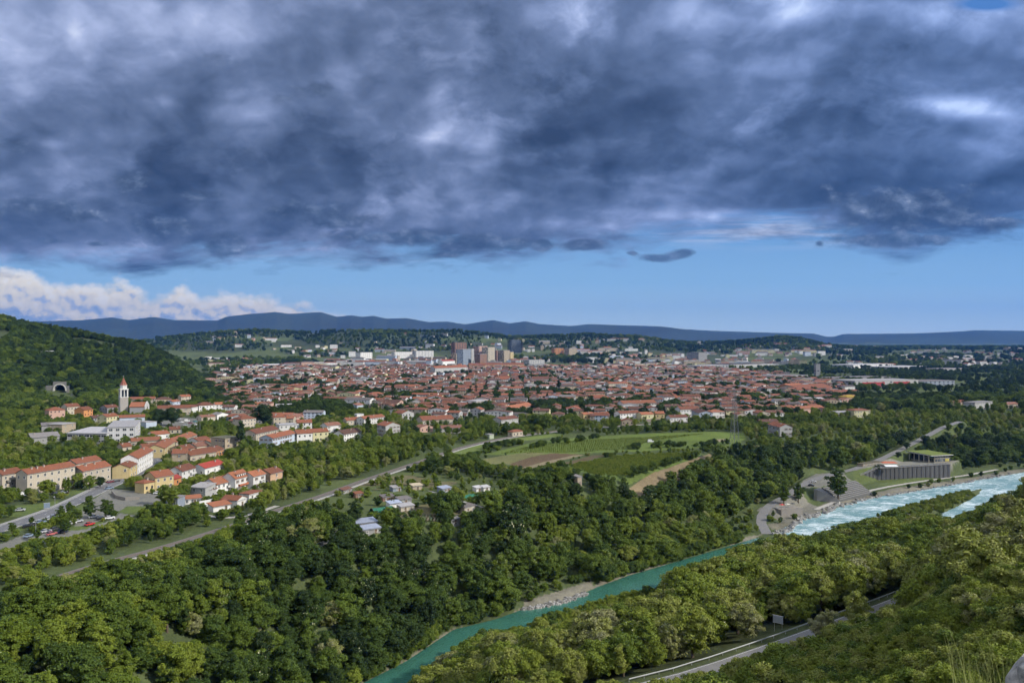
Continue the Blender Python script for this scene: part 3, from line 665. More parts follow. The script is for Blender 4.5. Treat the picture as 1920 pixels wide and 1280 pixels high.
H_((330,843),(369,828),10,5.8,'x',2.4,'cream','orange','long cream house with orange roof stretching up the village street',2,7)
for i, (a, b, D, h, w, r, l) in enumerate([((341,855),(366,851),12,4.6,'cream','rust','rust-roofed house in the roof cluster, nearest the yellow street house'),((369,850),(392,847),12,5,'cream','pinkish','pale pinkish roof in the middle of the village roof cluster'),
    ((397,860),(420,853),11,4.6,'orange','terracotta','orange-walled house at the foot of the flat-roofed tan block'),((372,838),(396,834),11,4.6,'white','rust','rust roof with skylights at the back of the village roof cluster'),((398,842),(418,836),10,4.6,'cream','terracotta','terracotta roof touching the left side of the flat-roofed tan block'),
    ((246,838),(300,835),9,4.4,'cream','orange','long low orange roof in front of the grey factory'),((230,847),(247,845),8,3.6,'cream','rust','small rust shed roof below the grey factory'),((268,850),(300,847),10,4.2,'cream','terracotta','low terracotta roof left of the yellow street house'),
    ((287,825),(318,822),10,4.4,'white','terracotta','terracotta roof below the village car park'),((318,813),(338,812),9,3.6,'cream','rust','small rust roof right beside the village car park')]):
    H_(a, b, D, h, 'x', 2.2, w, r, l, 1)
# right part of the foreground cluster
H_((406,928),(433,921),10,5.6,'x',2.6,'white','orange','white modern house with broad orange roof, front of the lower cluster',2,3,balcony=[(2,5.5,2.8,(.62,.62,.6))])
H_((386,934),(406,929),9,4.0,'x',1.8,'white','terracotta','stepped lower wing of the white modern house, with roof windows',1,2)
H_((357,933),(385,935),8,5.6,'shed',1.0,'pale grey','pale grey','pale grey wing with blank walls, left end of the lower cluster',2,2)
H_((441,923),(468,915),9,7.2,'x',3,'white','orange','white house with a dormer window and red balcony',2,3,dormer=True,balcony=[(-3.8,3.8,2.9,(.42,.13,.06))])
H_((475,917),(498,911),8,7,'x',2.2,'white','orange','narrow white row house between the dormer house and the peach one',2,2,balcony=[(0,3,2.8,(.4,.4,.38))])
H_((507,908),(530,902),9.5,6,'x',2.2,'peach','terracotta','peach house at the right end of the lower row',2,1)
H_((445,951),(463,945),9,3.4,'y',1.5,'white','terracotta','white garage with brown tiled roof below the dormer house',1,1,cat='garage',bare=True)
H_((400,960),(433,954),5,2.6,'shed',1,'white','orange','low orange-roofed shed at the foot of the white boundary wall',1,1,cat='shed',bare=True)
H_((335,947),(377,943),4,2.8,'shed',.8,'white','orange','long thin orange shed roof beside the glass pavilion',1,4,cat='shed')
H_((467,939),(491,932),6,3.3,'flat',.2,'white','rust','flat-topped garage with brick terrace under the white row house',1,2,cat='garage')
# factory and old village behind
H_((201,831),(253,829),42,12.5,'shed',1.4,(.52,.52,.53),'white','grey three-storey factory building with white window wall at its end',3,4,cat='factory',winw=2.6,winh=1.8,chim=0)
H_((126,831),(200,832),30,8.2,'shed',1.6,(.50,.50,.51),'white','long two-storey grey factory hall with a pale roof',2,7,cat='factory',winw=4.2,winh=1.6,chim=0)
H_((58,834),(112,830),18,5.6,'x',2.6,'grey','grey','low grey gabled workshop at the left end of the factory',1,6,cat='workshop')
H_((78,812),(116,810),12,6.5,'shed',1.6,'grey','grey','dark long store wall sloping up behind the workshop',1,1,cat='workshop',bare=True)
H_((116,812),(142,808),14,7.5,'flat',.5,'tan','pale grey','small tan factory office with a flat pale roof',2,2,cat='office')
H_((224,797),(272,795),10,7.2,'x',2,'pale blue','terracotta','long pale blue hall with terracotta roof in front of the church',2,5,bare=True,cat='hall')
H_((274,802),(294,800),14,5,'flat',.3,'pale blue','pale grey','pale flat-roofed annex right of the pale blue hall',1,1,cat='hall',bare=True)
for (a, b, D, h, rf, rs, w, r, l, st) in [
 ((241,758),(290,757),10,6.5,'x',2.6,'cream','terracotta','long cream house just behind the church tower',2),
 ((292,762),(322,761),12,8.8,'hip',2.4,'tan','brown','tan house with four small windows behind the church',2),
 ((324,764),(338,762),9,7,'x',2,'pale blue','terracotta','small pale blue house right of the tan one behind the church',2),
 ((340,752),(358,751),10,6,'x',2.4,'cream','terracotta','terracotta house at the wood\'s edge right of the church',2),
 ((295,779),(358,777),12,7.5,'x',3,'cream','terracotta','long cream parish building beyond the square\'s dark trees',2),
 ((360,774),(371,772),9,6.5,'x',2,'white','rust','narrow white house at the right end of the parish building',2),
 ((373,772),(404,770),14,7,'hip',3.5,'white','rust','wide white inn with a big rust roof behind the village square',2),
 ((404,768),(424,767),10,6,'x',2.4,'white','orange','white house with orange roof, right of the wide inn',2),
 ((92,788),(122,786),12,10,'hip',3,'pink','rust','pink house at the left edge of the old village',3),
 ((126,778),(150,776),11,9,'x',3,'cream','rust','rust-roofed house second from the left edge of the old village',2),
 ((157,786),(174,784),12,9.5,'x',3,'orange','terracotta','house with a bright orange wall left of the church',3),
 ((164,768),(184,766),10,7,'x',2.5,'cream','rust','rust-roofed house up behind the bright orange wall',2),
 ((184,771),(201,769),9,7,'x',2.5,'white','terracotta','white house with dark arches left of the church tower',2),
 ((201,776),(222,774),12,7,'x',2.5,'grey','rust','grey house touching the church tower from the left',2),
 ((175,795),(199,793),10,6,'x',2,'grey','brown','dark low house in front of the bright orange wall',2),
 ((200,795),(223,792),11,7,'x',2.5,'pale yellow','terracotta','pale yellow gabled house below the church tower',2),
 ((452,806),(480,803),12,9.6,'hip',3,'cream','terracotta','tall cream villa with arched windows by the big conifer',3),
 ((436,776),(458,774),14,5,'y',2,'cream','terracotta','cream house at the top of the stepped roof row',1),
 ((434,783),(458,781),12,5,'y',2,'cream','terracotta','second roof down in the stepped roof row',1),
 ((434,791),(460,789),12,5,'y',2.2,'pale blue','terracotta','third roof down in the stepped roof row',1),
 ((440,800),(465,798),12,5.4,'y',2.2,'cream','orange','lowest gable of the stepped roof row above the conifer',2),
 ((378,790),(404,788),11,4.2,'x',1.8,'cream','pinkish','low pinkish roof beside the village car park',1),
 ((407,787),(428,785),11,5,'y',2,'white','pale grey','blank white gabled house at the corner of the narrow street',1),
 ((480,833),(523,823),12,8.4,'x',2.8,'cream','rust','cream house with skylights and dark side wall above the hillside wood',3),
 ((511,843),(556,832),11,8.6,'x',2.2,'pale blue','terracotta','pale blue row house with glazed end wall above the wood',3),
 ((557,833),(586,831),11,8.4,'x',2.4,'white','rust','white row house with four upper windows, middle of the row',2),
 ((587,829),(616,827),10,8,'x',2.2,'pale yellow','terracotta','cream yellow row house at the right end of its row',2),
 ((524,813),(557,811),12,7.5,'flat',.3,'white','white','white cubic house with flat roof behind the row',2),
 ((557,806),(585,805),11,6.5,'x',2.4,'white','terracotta','terracotta roof behind the white row house',2),
 ((513,797),(536,796),13,7.5,'hip',2.6,'cream','terracotta','cream villa with terracotta hipped roof in the trees',2),
 ((537,796),(550,796),10,6,'x',2,'cream','orange','orange-roofed wing right of the cream villa in the trees',1),
 ((560,786),(578,785),9,4.5,'hip',2,'cream','orange','small orange roof peeping out of trees above the row',1),
 ((518,770),(548,769),11,5.6,'x',1.8,'white','white','white bungalow with pale roof among dark trees',1),
 ((470,767),(506,765),10,5.6,'x',2.2,'yellow','orange','yellow house with orange roof left of the white bungalow',2),
 ((468,752),(489,751),13,6.5,'y',2.4,'pale green','pinkish','grey-green gabled house above the yellow one',2),
 ((502,754),(530,752),12,6,'y',2.4,'pale green','rust','pale gabled house with rust roof near the yellow one',2),
 ((614,811),(640,808),10,6,'x',2.2,'white','pinkish','white house with pinkish roof next to the cream yellow row house',2),
 ((645,827),(677,821),11,5.6,'x',2.8,'white','brown','white house with a brown roof and white chimney wall at the wood\'s edge',2),
 ((707,816),(723,819),14,9.2,'x',2.6,'pale grey','terracotta','white tall house with curved gable right of the big cedar',3),
 ((650,797),(681,795),10,4.6,'x',2.2,'cream','terracotta','long low terracotta roof left of the cedar',1),
 ((683,797),(722,792),10,6,'x',2.2,'white','terracotta','white house with windows under the eaves behind the tall one',2),
 ((669,786),(682,785),7,5,'flat',.2,'white','white','tiny white flat-roofed house above the low terracotta roof',1),
 ((792,800),(851,797),16,6.2,'x',3.2,'cream','rust','long rust-roofed barn house at the lower edge of town',1),
 ((788,811),(812,809),10,4.5,'y',1.8,'pink','pinkish','pale pink gabled house in front of the long barn house',1),
 ((828,813),(866,812),10,5,'x',1.8,'pale grey','pinkish','low house with white gable end nearest the railway',1),
 ((768,773),(797,771),13,6,'hip',2.6,'cream','orange','cream villa with flat pyramidal orange roof',2),
 ((754,788),(776,786),14,7,'y',2.6,'pale grey','terracotta','pale grey gabled house left of the long barn house',2),
 ((670,744),(690,743),13,7,'hip',2.6,'pale blue','orange','orange hipped roof above the dark grove',2),
 ((697,749),(722,747),14,7,'hip',2.8,'tan','terracotta','terracotta hipped villa right of the dark grove',2),
 ((866,767),(892,766),12,8,'flat',.3,'pale grey','pale grey','pale grey left half of the modern flat-roofed block',2),
 ((893,768),(914,765),14,10,'flat',.3,'white','white','white right half of the modern flat-roofed block',3),
 ((938,777),(958,775),12,3.6,'y',1.5,'yellow','terracotta','low yellow house beside the orange-roofed hall',1),
 ((958,778),(1000,770),14,6.4,'x',3.2,'yellow','orange','yellow hall with a long bright orange roof',2),
 ((1168,772),(1231,770),14,9.4,'x',3,'white','orange','big white four-bay building with an orange roof, tallest in its row',3),
 ((1048,750),(1084,747),13,7.5,'x',2.6,'pale blue','terracotta','blue-white house above the roofs in mid town',2),
 ((940,799),(972,795),12,6.2,'x',2,'pale grey','rust','blank grey house behind the railway trees',2),
 ((1166,797),(1188,797),10,4.2,'y',1.8,'tan','terracotta','tan garage-like gable right beside the railway',1),
 ((1163,786),(1200,784),11,6,'x',2,'white','terracotta','white house with dark band windows above the tan gable',2),
 ((1094,786),(1114,785),9,5,'x',1.8,'yellow','orange','yellow bungalow among the trackside bushes',1),
 ((1117,785),(1143,784),10,4.4,'x',2,'cream','terracotta','plain terracotta roof right of the yellow bungalow',1),
 ((1203,786),(1226,785),10,5,'x',2,'pale yellow','orange','pale yellow house with orange roof near the end of the track',1),
 ((1229,785),(1246,785),10,5.5,'x',2,'yellow','orange','deep yellow house under orange roof left of the big bushes',1),
 ((1243,774),(1276,773),12,7,'x',2,'pale grey','brown','wide grey house with dark brown roof',2),
 ((1276,782),(1308,781),12,8.4,'x',2.4,'white','rust','white house with gable decoration right of the wide grey house',2),
 ((1257,791),(1290,790),10,4.6,'x',2,'white','rust','low white house with rust roof in front of the wide grey house',1),
 ((1277,768),(1306,767),11,6,'x',2.2,'white','terracotta','white house stacked behind the decorated gable',2),
 ((1332,784),(1359,783),12,6.4,'hip',2.2,'white','orange','white villa with bright orange roof by the pylon',2),
 ((1320,772),(1350,771),11,6,'x',1.6,'cream','pale grey','cream house with pale roof behind the orange-roofed villa',2),
 ((1428,799),(1461,798),12,4,'x',2,'brown','brown','dark brown barn behind the white house in the wood',1),
 ((1602,783),(1632,782),13,7.6,'hip',1.6,'pale yellow','orange','pale yellow-green villa alone at the wood\'s edge',2),
 ((1470,775),(1491,774),12,6.4,'x',2,'pale yellow','orange','yellow two-storey house with orange roof near the silver halls',2),
 ((1492,775),(1546,772),14,5,'x',2.4,'pink','orange','row of orange roofs joined to the yellow two-storey house',1),
 ((1476,757),(1508,756),16,5.4,'x',1.2,'white','white','white hall with silver roof left of its twin',1),
 ((1509,757),(1546,756),16,6,'x',1.2,'white','white','white hall with silver roof right of its twin',1),
 ((1570,781),(1598,780),14,4.4,'x',1.0,'pale grey','white','long silver-roofed store left of the pale yellow-green villa',1),
 ((1588,756),(1611,755),14,8,'hip',2.4,'yellow',(.6,.42,.03),'vivid yellow building beside a dark fir',2),
 ((1828,769),(1861,766),13,8.6,'flat',.3,'pale grey','pale grey','grey flat-roofed apartment building deep in the right woods',3),
 ((1712,757),(1760,755),14,4.2,'x',2,'brown','terracotta','long terracotta barn in the right woods',1),
 ((1784,761),(1816,759),12,4.2,'x',2,'cream','rust','rust-roofed house between the barn and the grey apartments',1),
 ((1888,765),(1911,764),12,4.4,'x',2,'cream','pinkish','pinkish roof at the right edge of the woods',1)]:
    H_(a, b, D, h, rf, rs, w, r, l, st)
H_((1440,811),(1462,818),11,7.6,'x',2.4,'pale grey','terracotta','white house with terracotta roof standing alone in the riverside wood',2,3)
H_((961,819),(980,817),6,4.2,'hip',1.6,'cream','rust','little cream station hut with hipped roof beside the railway',1,3,cat='hut',name='station_hut',chim=0)
H_((918,823),(926,822),5,3.6,'flat',.2,'pale green','pale grey','small blank concrete hut left of the station hut',1,1,cat='hut',name='concrete_hut',bare=True)
H_((88,669),(110,668),16,7,'flat',.3,'white','white','white flat-roofed house alone high on the wooded hill',2,4)
# ---- industry and towers further off
def block(p0, p1, D, hpx, label, wc, rc='pale grey', st=8, cols=4, cat='apartment tower', name=None, roof='flat', rise=0.3, ww=1.6, wh=1.6):
    x, y = W(*p0); s = y/F; return house(p0, p1, D, hpx*s, roof, rise, wc, rc, label, st, cols, detail=False, cat=cat, name=name or cat.replace(' ', '_'), winw=ww, winh=wh, side=True, chim=0)
TW = [((853,684),(875,683.5),26,42,'brown','tallest brown tower block of the high-rise group',14,5),
 ((868.5,686),(883,684),24,31,'blue grey','blue-grey tower block in front of the tallest brown one',11,4),
 ((884,683),(889,682),20,29,'pale grey','slim pale tower right of the blue-grey tower',11,2),
 ((855,686),(867,685),18,24,'tan','tan lower tower before the tallest brown one',8,3),
 ((898,681),(914,680),26,32,'pink','pink-topped tower left of the beige pair',12,4),
 ((900,685),(913,684),18,21,'brown','dark maroon tower at the foot of the pink one',8,3),
 ((915,682),(928,681),24,31,'cream','beige tower between the pink and the dark brown ones',11,4),
 ((931,679),(944,678),24,22,'brown','dark brown tower right of the beige pair',8,4),
 ((945,679),(956,678),24,22,'tan','grey-beige tower left of the yellow stripe tower',8,3),
 ((957,678),(963,677.5),20,18,'yellow','slim yellow tower at the right of the high-rise group',7,2),
 ((1040,667),(1057,666.6),40,14,'orange','orange tower block standing apart on the plain',8,4),
 ((1067,667.5),(1082,667),40,14,'tan','tan tower block right of the orange one',8,4),
 ((992,686),(1021,685),26,11,'pale grey','grey slab block right of the high-rises',5,9),
 ((1104,680),(1120,679.5),26,10,'pale grey','pale square block amid trees right of the grey slab',4,4),
 ((740,672),(778,671),30,12,'white','white stepped slab block, left one of two',5,10),
 ((780,673),(813,672),30,15,'white','white stepped slab block, right one of two, nearest the towers',6,10),
 ((676,674),(698,673),30,13,'white','white terrace block far left of the high-rises',6,6)]
for a, b, D, hp, w, l, st, cl in TW:
    tall = 'tower' in l; hh = hp*W(*a)[1]/F; block(a, b, D, hp, l, w, st=st, cols=cl if not tall else cl+2, ww=2.4 if not tall else 1.9, wh=1.9 if not tall else hh/st*(.55 if len(l) % 2 else .93))
block((958,662),(977,661.5),40,24,'glass-fronted blue office tower behind the high-rises','blue grey','pale grey',12,1,cat='office tower',ww=60,wh=3.4)
block((830,687),(853,686),20,10,'red-topped white block at the left foot of the high-rises','white','red',3,6,cat=A,roof='x',rise=5)
block((816,702),(877,699),16,12,'long pale row house with red roof below the high-rises','pale grey','rust',3,14,cat=A,roof='x',rise=5)
block((880,691),(983,690),20,7,'very long orange-red row block at the foot of the towers','peach','rust',3,20,cat=A,roof='x',rise=5)
block((1478,733),(1506,732),20,10,'hall with a bright orange front wall','orange','orange',1,4,cat='warehouse',roof='x',rise=3)
block((1508,738),(1572,734),60,6,'warehouse under a wide terracotta roof right of the orange wall','cream','terracotta',1,9,cat='warehouse',roof='x',rise=7)
block((1372,755),(1456,753),16,6.5,'long low terracotta-roofed row parallel to the lower town edge','cream','rust',2,20,cat=A,roof='x',rise=3)
block((1395,741),(1455,737),16,6.5,'long terracotta row one street behind the lower one','cream','terracotta',2,16,cat=A,roof='x',rise=3)
for a, b, D, hp, w, r, l in [((1603,727),(1722,724.5),60,13,'pale grey','pale grey','long grey factory hall with red panels'),((1724,724),(1790,722),50,9,'blue grey','grey','blue-grey shed right of the red-panelled hall'),
  ((1310,680),(1326,679.5),60,19,'grey','grey','grey multi-storey office among the industrial halls'),((1312,694),(1366,692),60,8,'grey','pale grey','grey hall in front of the multi-storey office'),((1350,690),(1450,687),90,6,'pale grey','dark grey','very long dark-roofed industrial hall'),
  ((1445,712),(1520,710),60,7,'pale grey','grey','grey hall behind the orange warehouse'),((1560,715),(1680,711),70,5,'pale grey','grey','flat grey hall behind the red-panelled one'),((1530,708),(1538,708),12,26,'grey','grey','thin grey silo tower by the halls'),
  ((1600,690),(1675,688),80,6,'white','white','white long hall on the green plain'),((1680,693),(1740,691),80,5,'pale grey','white','pale long hall right of the white one'),((1770,697),(1820,695),60,5,'pale grey','grey','grey farm shed row far right on the plain')]:
    st = 5 if 'office' in l else 2 if 'red' in l else 1
    o = block(a, b, D, hp, l, w, r, st, 8 if 'silo' not in l else 1, cat='silo' if 'silo' in l else 'office' if 'office' in l else 'factory hall', ww=4, wh=2)
    if 'red panels' in l:
        L = o.children[0]; x0, y0 = W(*a); x1, y1 = W(*b); LL = math.hypot(x1-x0, y1-y0); hh = hp*y0/F
        for k0, k1 in ((.11,.46),(.60,.86)):
            mb = MB(); mb.box(-LL/2+LL*k0, -LL/2+LL*k1, -.6, -.06, hh*.12, hh*.78, 0, WC['red']); mb.build('cladding_panel', M_wall, o)
print('time before d', round(time.time()-_T0,1))
# ------------------------------------------------------------------ mass of town houses
LANDM = [('the church tower',232,775),('the wide white inn',388,770),('the tall cream villa',466,805),('the white bungalow',533,769),('the dark grove of the town',660,765),('the big cedar',690,812),('the pyramidal orange roof',783,772),
 ('the modern flat-roofed block',900,766),('the long bright orange roof',978,774),('the little station hut',970,818),('the lone cypress pair',914,738),('the blue-white mid-town house',1066,749),('the big white four-bay building',1200,771),('the wide grey house',1260,773),
 ('the lattice pylon',1377,833),('the hall with the orange front',1492,732),('the vivid yellow building',1600,755),('the silver-roofed twin halls',1508,756),('the white house in the riverside wood',1452,815),('the long rust-roofed barn house',820,798),('the tower blocks',905,683),('the narrow village street',430,790)]
ORD = ['first','second','third','fourth','fifth','sixth','seventh','eighth','ninth','tenth','eleventh','twelfth','thirteenth','fourteenth','fifteenth','sixteenth']
_cnt = {}
def near_landmark(px, py):
    best = min(LANDM, key=lambda l: (l[1]-px)**2+((l[2]-py)*2.5)**2); dx = px-best[1]; dy = py-best[2]
    d = ('right of' if dx > 0 else 'left of') if abs(dx) > abs(dy)*2.2 else ('behind' if dy < 0 else 'in front of')
    return d, best[0]
occ = {}
def cellkey(x, y): return (int(x//40), int(y//40))
def occ_add(x, y, r): occ.setdefault(cellkey(x, y), []).append((x, y, r))
def occ_hit(x, y, r):
    cx, cy = cellkey(x, y)
    for i in (-1,0,1):
        for j in (-1,0,1):
            for (a, b, q) in occ.get((cx+i, cy+j), ()):
                if (a-x)**2+(b-y)**2 < (r+q)**2: return True
    return False
for (mx, my, an, L, D) in BRECTS:
    n = max(1, int(round(L/8))); m = max(1, int(round(D/8)))
    for i in range(n):
        for j in range(m):
            lx = -L/2+L*(i+.5)/n; ly = D*(j+.5)/m; occ_add(mx+lx*math.cos(an)-ly*math.sin(an), my+lx*math.sin(an)+ly*math.cos(an), max(L/n, D/m)*.55)
NH = sum(1 for o in S.objects if o.get('category') in ('house','villa','bungalow'))
RAILA = np.array([p[:2] for p in RAIL])
TOWNA = np.array(TOWN, float)
ROOFS = ['terracotta','rust','rust','brown','pinkish','brown','pinkish','rust','brown','grey','terracotta','dark grey']
WALLS = ['white','cream','white','pale grey','cream','pale yellow','pink','pale blue','tan','white']
cand = []
y = 770.0
while y < 2500:
    sx = 21 if y < 1500 else 24; x = -1000.0
    while x < 900:
        a = x+rnd.uniform(-3,3); b = y+rnd.uniform(-3,3); px = CX+F*a/b; py = HY+CZ*F/b; x += sx
        if px < 370 or px > 1640: continue
        if rnd.random() < (.13 if px > 700 else .25): continue
        cand.append((a, b, px, py))
    y += 18 if y < 1500 else 24
_c = np.array(cand); _k = inpoly(_c[:,2], _c[:,3], TOWNA) & (fbm(_c[:,0], _c[:,1], 45, 3, 31) < np.where(_c[:,2] > 620, .58, .3)); cand = [c for c, k in zip(cand, _k) if k]
cand2 = []
# looser outskirts and villages on the plain
for _ in range(2000):
    py = 650+38*rnd.random()**.8; px = rnd.uniform(385, 1960); yy = CZ*F/(py-HY) if py > 668 else rnd.uniform(4300, 8500)
    if py <= 668 and not (1540 < px < 1900 or rnd.random() < .10): continue
    if py <= 668 and px < 1540: yy = rnd.uniform(3000, 3700)
    xx = (px-CX)/F*yy
    cand2.append((xx, yy, px, py))
_c = np.array(cand2); _k = fbm(_c[:,0], _c[:,1], 160, 3, 37) > np.where((_c[:,2] > 640) & (_c[:,2] < 1480), -.25, .1); cand += [c for c, k in zip(cand2, _k) if k]
_c = np.array(cand); _z = H(_c[:,0], _c[:,1]); _k = dseg(_c[:,0], _c[:,1], RAILA) > 14; cand = [(*c, float(z)) for c, z, k in zip(cand, _z, _k) if k]
cand.sort(key=lambda c: c[1])
mbw = MB(); mbr = MB(); nind = 0; LIM = 296-NH
for (a, b, px, py, zz0) in cand:
    big = rnd.random() < .08; an = .25*math.sin(a/210)+.2*math.sin(b/170)+(.35 if px < 620 else 0)+rnd.uniform(-.06,.06)
    if rnd.random() < .28: an += math.pi/2*(1 if rnd.random() < .5 else -1)
    L = rnd.uniform(11,21); D = rnd.uniform(9.5,12.5); h = rnd.choice((4.0,5.8,6.2,6.6,7.6,8.8)); out = b > 2500
    if big and not out: L *= rnd.uniform(1.5,2.4); D *= 1.25; h = rnd.choice((5,8,10))
    if out: L *= rnd.choice((1,1,1.5,3)); D *= 1.3; h *= rnd.choice((1,1.2,2))
    if py < 690 and rnd.random() < .25: L *= 2; h += 3
    if occ_hit(a, b, 6.0 if not big else L*.38): continue
    occ_add(a, b, max(L, D)*.45)
    rf = rnd.choice(('x','x','x','hip','x','y')); wc = rnd.choice(WALLS); rc = rnd.choice(ROOFS)
    if out or py < 690: rc = rnd.choice(ROOFS+['grey','white','pale grey','dark grey','pale grey']); rf = rnd.choice(('x','flat','hip'))
    if out and px > 1540: wc = rnd.choice(('white','white','cream','pale grey'))
    c, s = math.cos(an), math.sin(an); ox, oy = a+s*D/2, b-c*D/2
    wd = ((ox-c*L/2, oy-s*L/2), (ox+c*L/2, oy+s*L/2)); st = 1 if h < 4.5 else 2 if h < 7.5 else 3
    if nind < LIM:
        nind += 1; d, lm = near_landmark(px, py); k = (wc, rc, d, lm); _cnt[k] = _cnt.get(k, 0)+1; n = _cnt[k]
        lab = '%s%s %s house with %s roof%s %s %s' % ('' if n == 1 else ORD[n-1]+'-nearest ', 'small' if L < 13 else 'broad', wc, rc, ',' if n > 1 else '', d, lm)
        house(None, None, D, h, rf, rnd.uniform(1.5,2.3), wc, rc, lab, st, detail=False, world=wd, z=zz0, group='houses of the town on the plain')
    else:
        house(None, None, D, h, rf, rnd.uniform(1.5,2.3) if not out else 3, wc, rc, None, st, detail=False, world=wd, z=zz0, mbs=(mbw, mbr))
k = len(mbw.v); mbw.v += mbr.v; mbw.f += [[i+k for i in f] for f in mbr.f]; mbw.m += [2]*len(mbr.f); mbw.c += mbr.c
o = mbw.build('distant_town_houses', [M_wall, M_win, M_roof]); tag(o, 'dense mass of red-roofed houses and halls across the plain', 'town', kind='stuff')
# ------------------------------------------------------------------ church
def frame(p0, p1, z=None):
    (x0, y0), (x1, y1) = p0, p1; return (x0+x1)/2, (y0+y1)/2, math.atan2(y1-y0, x1-x0), math.hypot(x1-x0, y1-y0)
def church():
    x0, y0 = W(243,780); x1, y1 = W(271,779.5); mx, my, an, L = frame((x0,y0),(x1,y1)); D = 18; h = 10
    r = empty('church', (mx, my, 0), an); tag(r, 'village church nave with tiled roof and pale gable front', 'church')
    mw = MB(); c = (.30,.30,.31); fc = (.55,.53,.50); rise = 4.2
    for (a, b, q) in (((-L/2,0),(L/2,0),c), ((L/2,D),(-L/2,D),c)): mw.face([(*a,-1),(*b,-1),(*b,h),(*a,h)], 0, q)
    mw.face([(-L/2,D,-1),(-L/2,0,-1),(-L/2,0,h),(-L/2,D/2,h+rise),(-L/2,D,h)], 0, c)
    mw.build('wall', [M_wall, M_win], r)
    m2 = MB(); m2.hexa([(L/2,-.4,-1),(L/2+.8,-.4,-1),(L/2+.8,D+.4,-1),(L/2,D+.4,-1)], [(L/2,-.4,h+.6),(L/2+.8,-.4,h+.6),(L/2+.8,D+.4,h+.6),(L/2,D+.4,h+.6)], 0, fc)
    m2.hexa([(L/2,-.4,h+.61),(L/2+.8,-.4,h+.61),(L/2+.8,D+.4,h+.61),(L/2,D+.4,h+.61)], [(L/2,D/2-1.4,h+rise+1),(L/2+.8,D/2-1.4,h+rise+1),(L/2+.8,D/2+1.4,h+rise+1),(L/2,D/2+1.4,h+rise+1)], 0, fc)
    fa = m2.build('facade', [M_wall, M_win], r)
    m3 = MB(); m3.face([(L/2+.84, D/2+2.2*math.cos(t), h-2.6+2.2*math.sin(t)) for t in np.linspace(0, math.pi, 12)], 1); m3.build('window', [M_wall, M_win], fa)
    m3 = MB(); m3.box(L/2+.8, L/2+.9, D/2-1.2, D/2+1.2, 0, 3.6, 0, (.12,.08,.05)); m3.build('door', M_wall, fa)
    mr = MB(); k = rise/(D/2)
    for sgn in (0, 1):
        q = [(-L/2-.5,-.6,h-.25),(L/2-.01,-.6,h-.25),(L/2-.01,D/2,h+rise),(-L/2-.5,D/2,h+rise)] if not sgn else [(-L/2-.5,D/2+.01,h+rise),(L/2-.01,D/2+.01,h+rise),(L/2-.01,D+.6,h-.25),(-L/2-.5,D+.6,h-.25)]
        mr.hexa(q, [(a,b,cc+.3) for a,b,cc in q], 0, RC['orange'])
    mr.build('roof', M_roof, r)
    occ_add(mx, my+D/2, 14); BRECTS.append((mx, my, an, L, D))
    # bell tower
    tx, ty = W(231.5, 779); t = empty('bell_tower', (tx, ty, 0), math.radians(38)); tag(t, 'tall pale bell tower with red octagonal spire', 'bell tower'); occ_add(tx, ty, 8)
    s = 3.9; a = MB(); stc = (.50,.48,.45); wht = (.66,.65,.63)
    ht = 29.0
    a.box(-s, s, -s, s, -1, ht-9.2, 0, stc); a.face([(s+.03,-s,-1),(s+.03,s,-1),(s+.03,s,ht-9.2),(s+.03,-s,ht-9.2)], 0, wht); a.face([(-s,-s-.03,-1),(s,-s-.03,-1),(s,-s-.03,ht-9.2),(-s,-s-.03,ht-9.2)], 0, (.36,.33,.30)); a.build('shaft', M_wall, t)  # one face painted white as if lit, its neighbour darkened as if shaded
    a = MB(); a.box(-s-.35, s+.35, -s-.35, s+.35, ht-9.18, ht-8.6, 0, wht)
    for sx in (-1,1):
        for sy in (-1,1): a.box(sx*s-(1.2 if sx>0 else 0), sx*s+(1.2 if sx<0 else 0), sy*s-(1.2 if sy>0 else 0), sy*s+(1.2 if sy<0 else 0), ht-8.59, ht-1, 0, wht)
    for d in ((1,0),(0,1),(-1,0),(0,-1)):
        if d[0]: a.box(d[0]*s-.5*(d[0]>0), d[0]*s+.5*(d[0]<0), -.4, .4, ht-8.59, ht-1, 0, wht)
        else: a.box(-.4, .4, d[1]*s-.5*(d[1]>0), d[1]*s+.5*(d[1]<0), ht-8.59, ht-1, 0, wht)
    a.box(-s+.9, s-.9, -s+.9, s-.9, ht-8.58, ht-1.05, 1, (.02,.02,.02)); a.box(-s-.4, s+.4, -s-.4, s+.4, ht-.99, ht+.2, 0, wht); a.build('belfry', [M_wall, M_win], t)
    def oct(r, z): return [(r*math.cos(math.pi/8+i*math.pi/4), r*math.sin(math.pi/8+i*math.pi/4), z) for i in range(8)]
    a = MB(); a.hexa(oct(3.5, ht+.21), oct(3.4, ht+3.4), 0, wht); a.hexa(oct(3.9, ht+3.41), oct(3.9, ht+3.9), 0, wht); a.build('drum', M_wall, t)
    a = MB(); a.hexa(oct(3.7, ht+3.91), oct(.15, ht+12), 0, (.34,.11,.07)); sp = a.build('spire', M_roof, t)
    a = MB(); a.tube((0,0,ht+11.8),(0,0,ht+14.5),.14,.1); a.box(-.7,.7,-.08,.08,ht+13.4,ht+13.6); a.build('cross', M_metal, sp)
    a = MB()
    for z in (8, 16): a.face([(s+.06, .9*math.cos(q), z+.9*math.sin(q)) for q in np.linspace(0, 2*math.pi, 12, endpoint=False)], 1)
    a.build('window', [M_wall, M_win], t)
church()
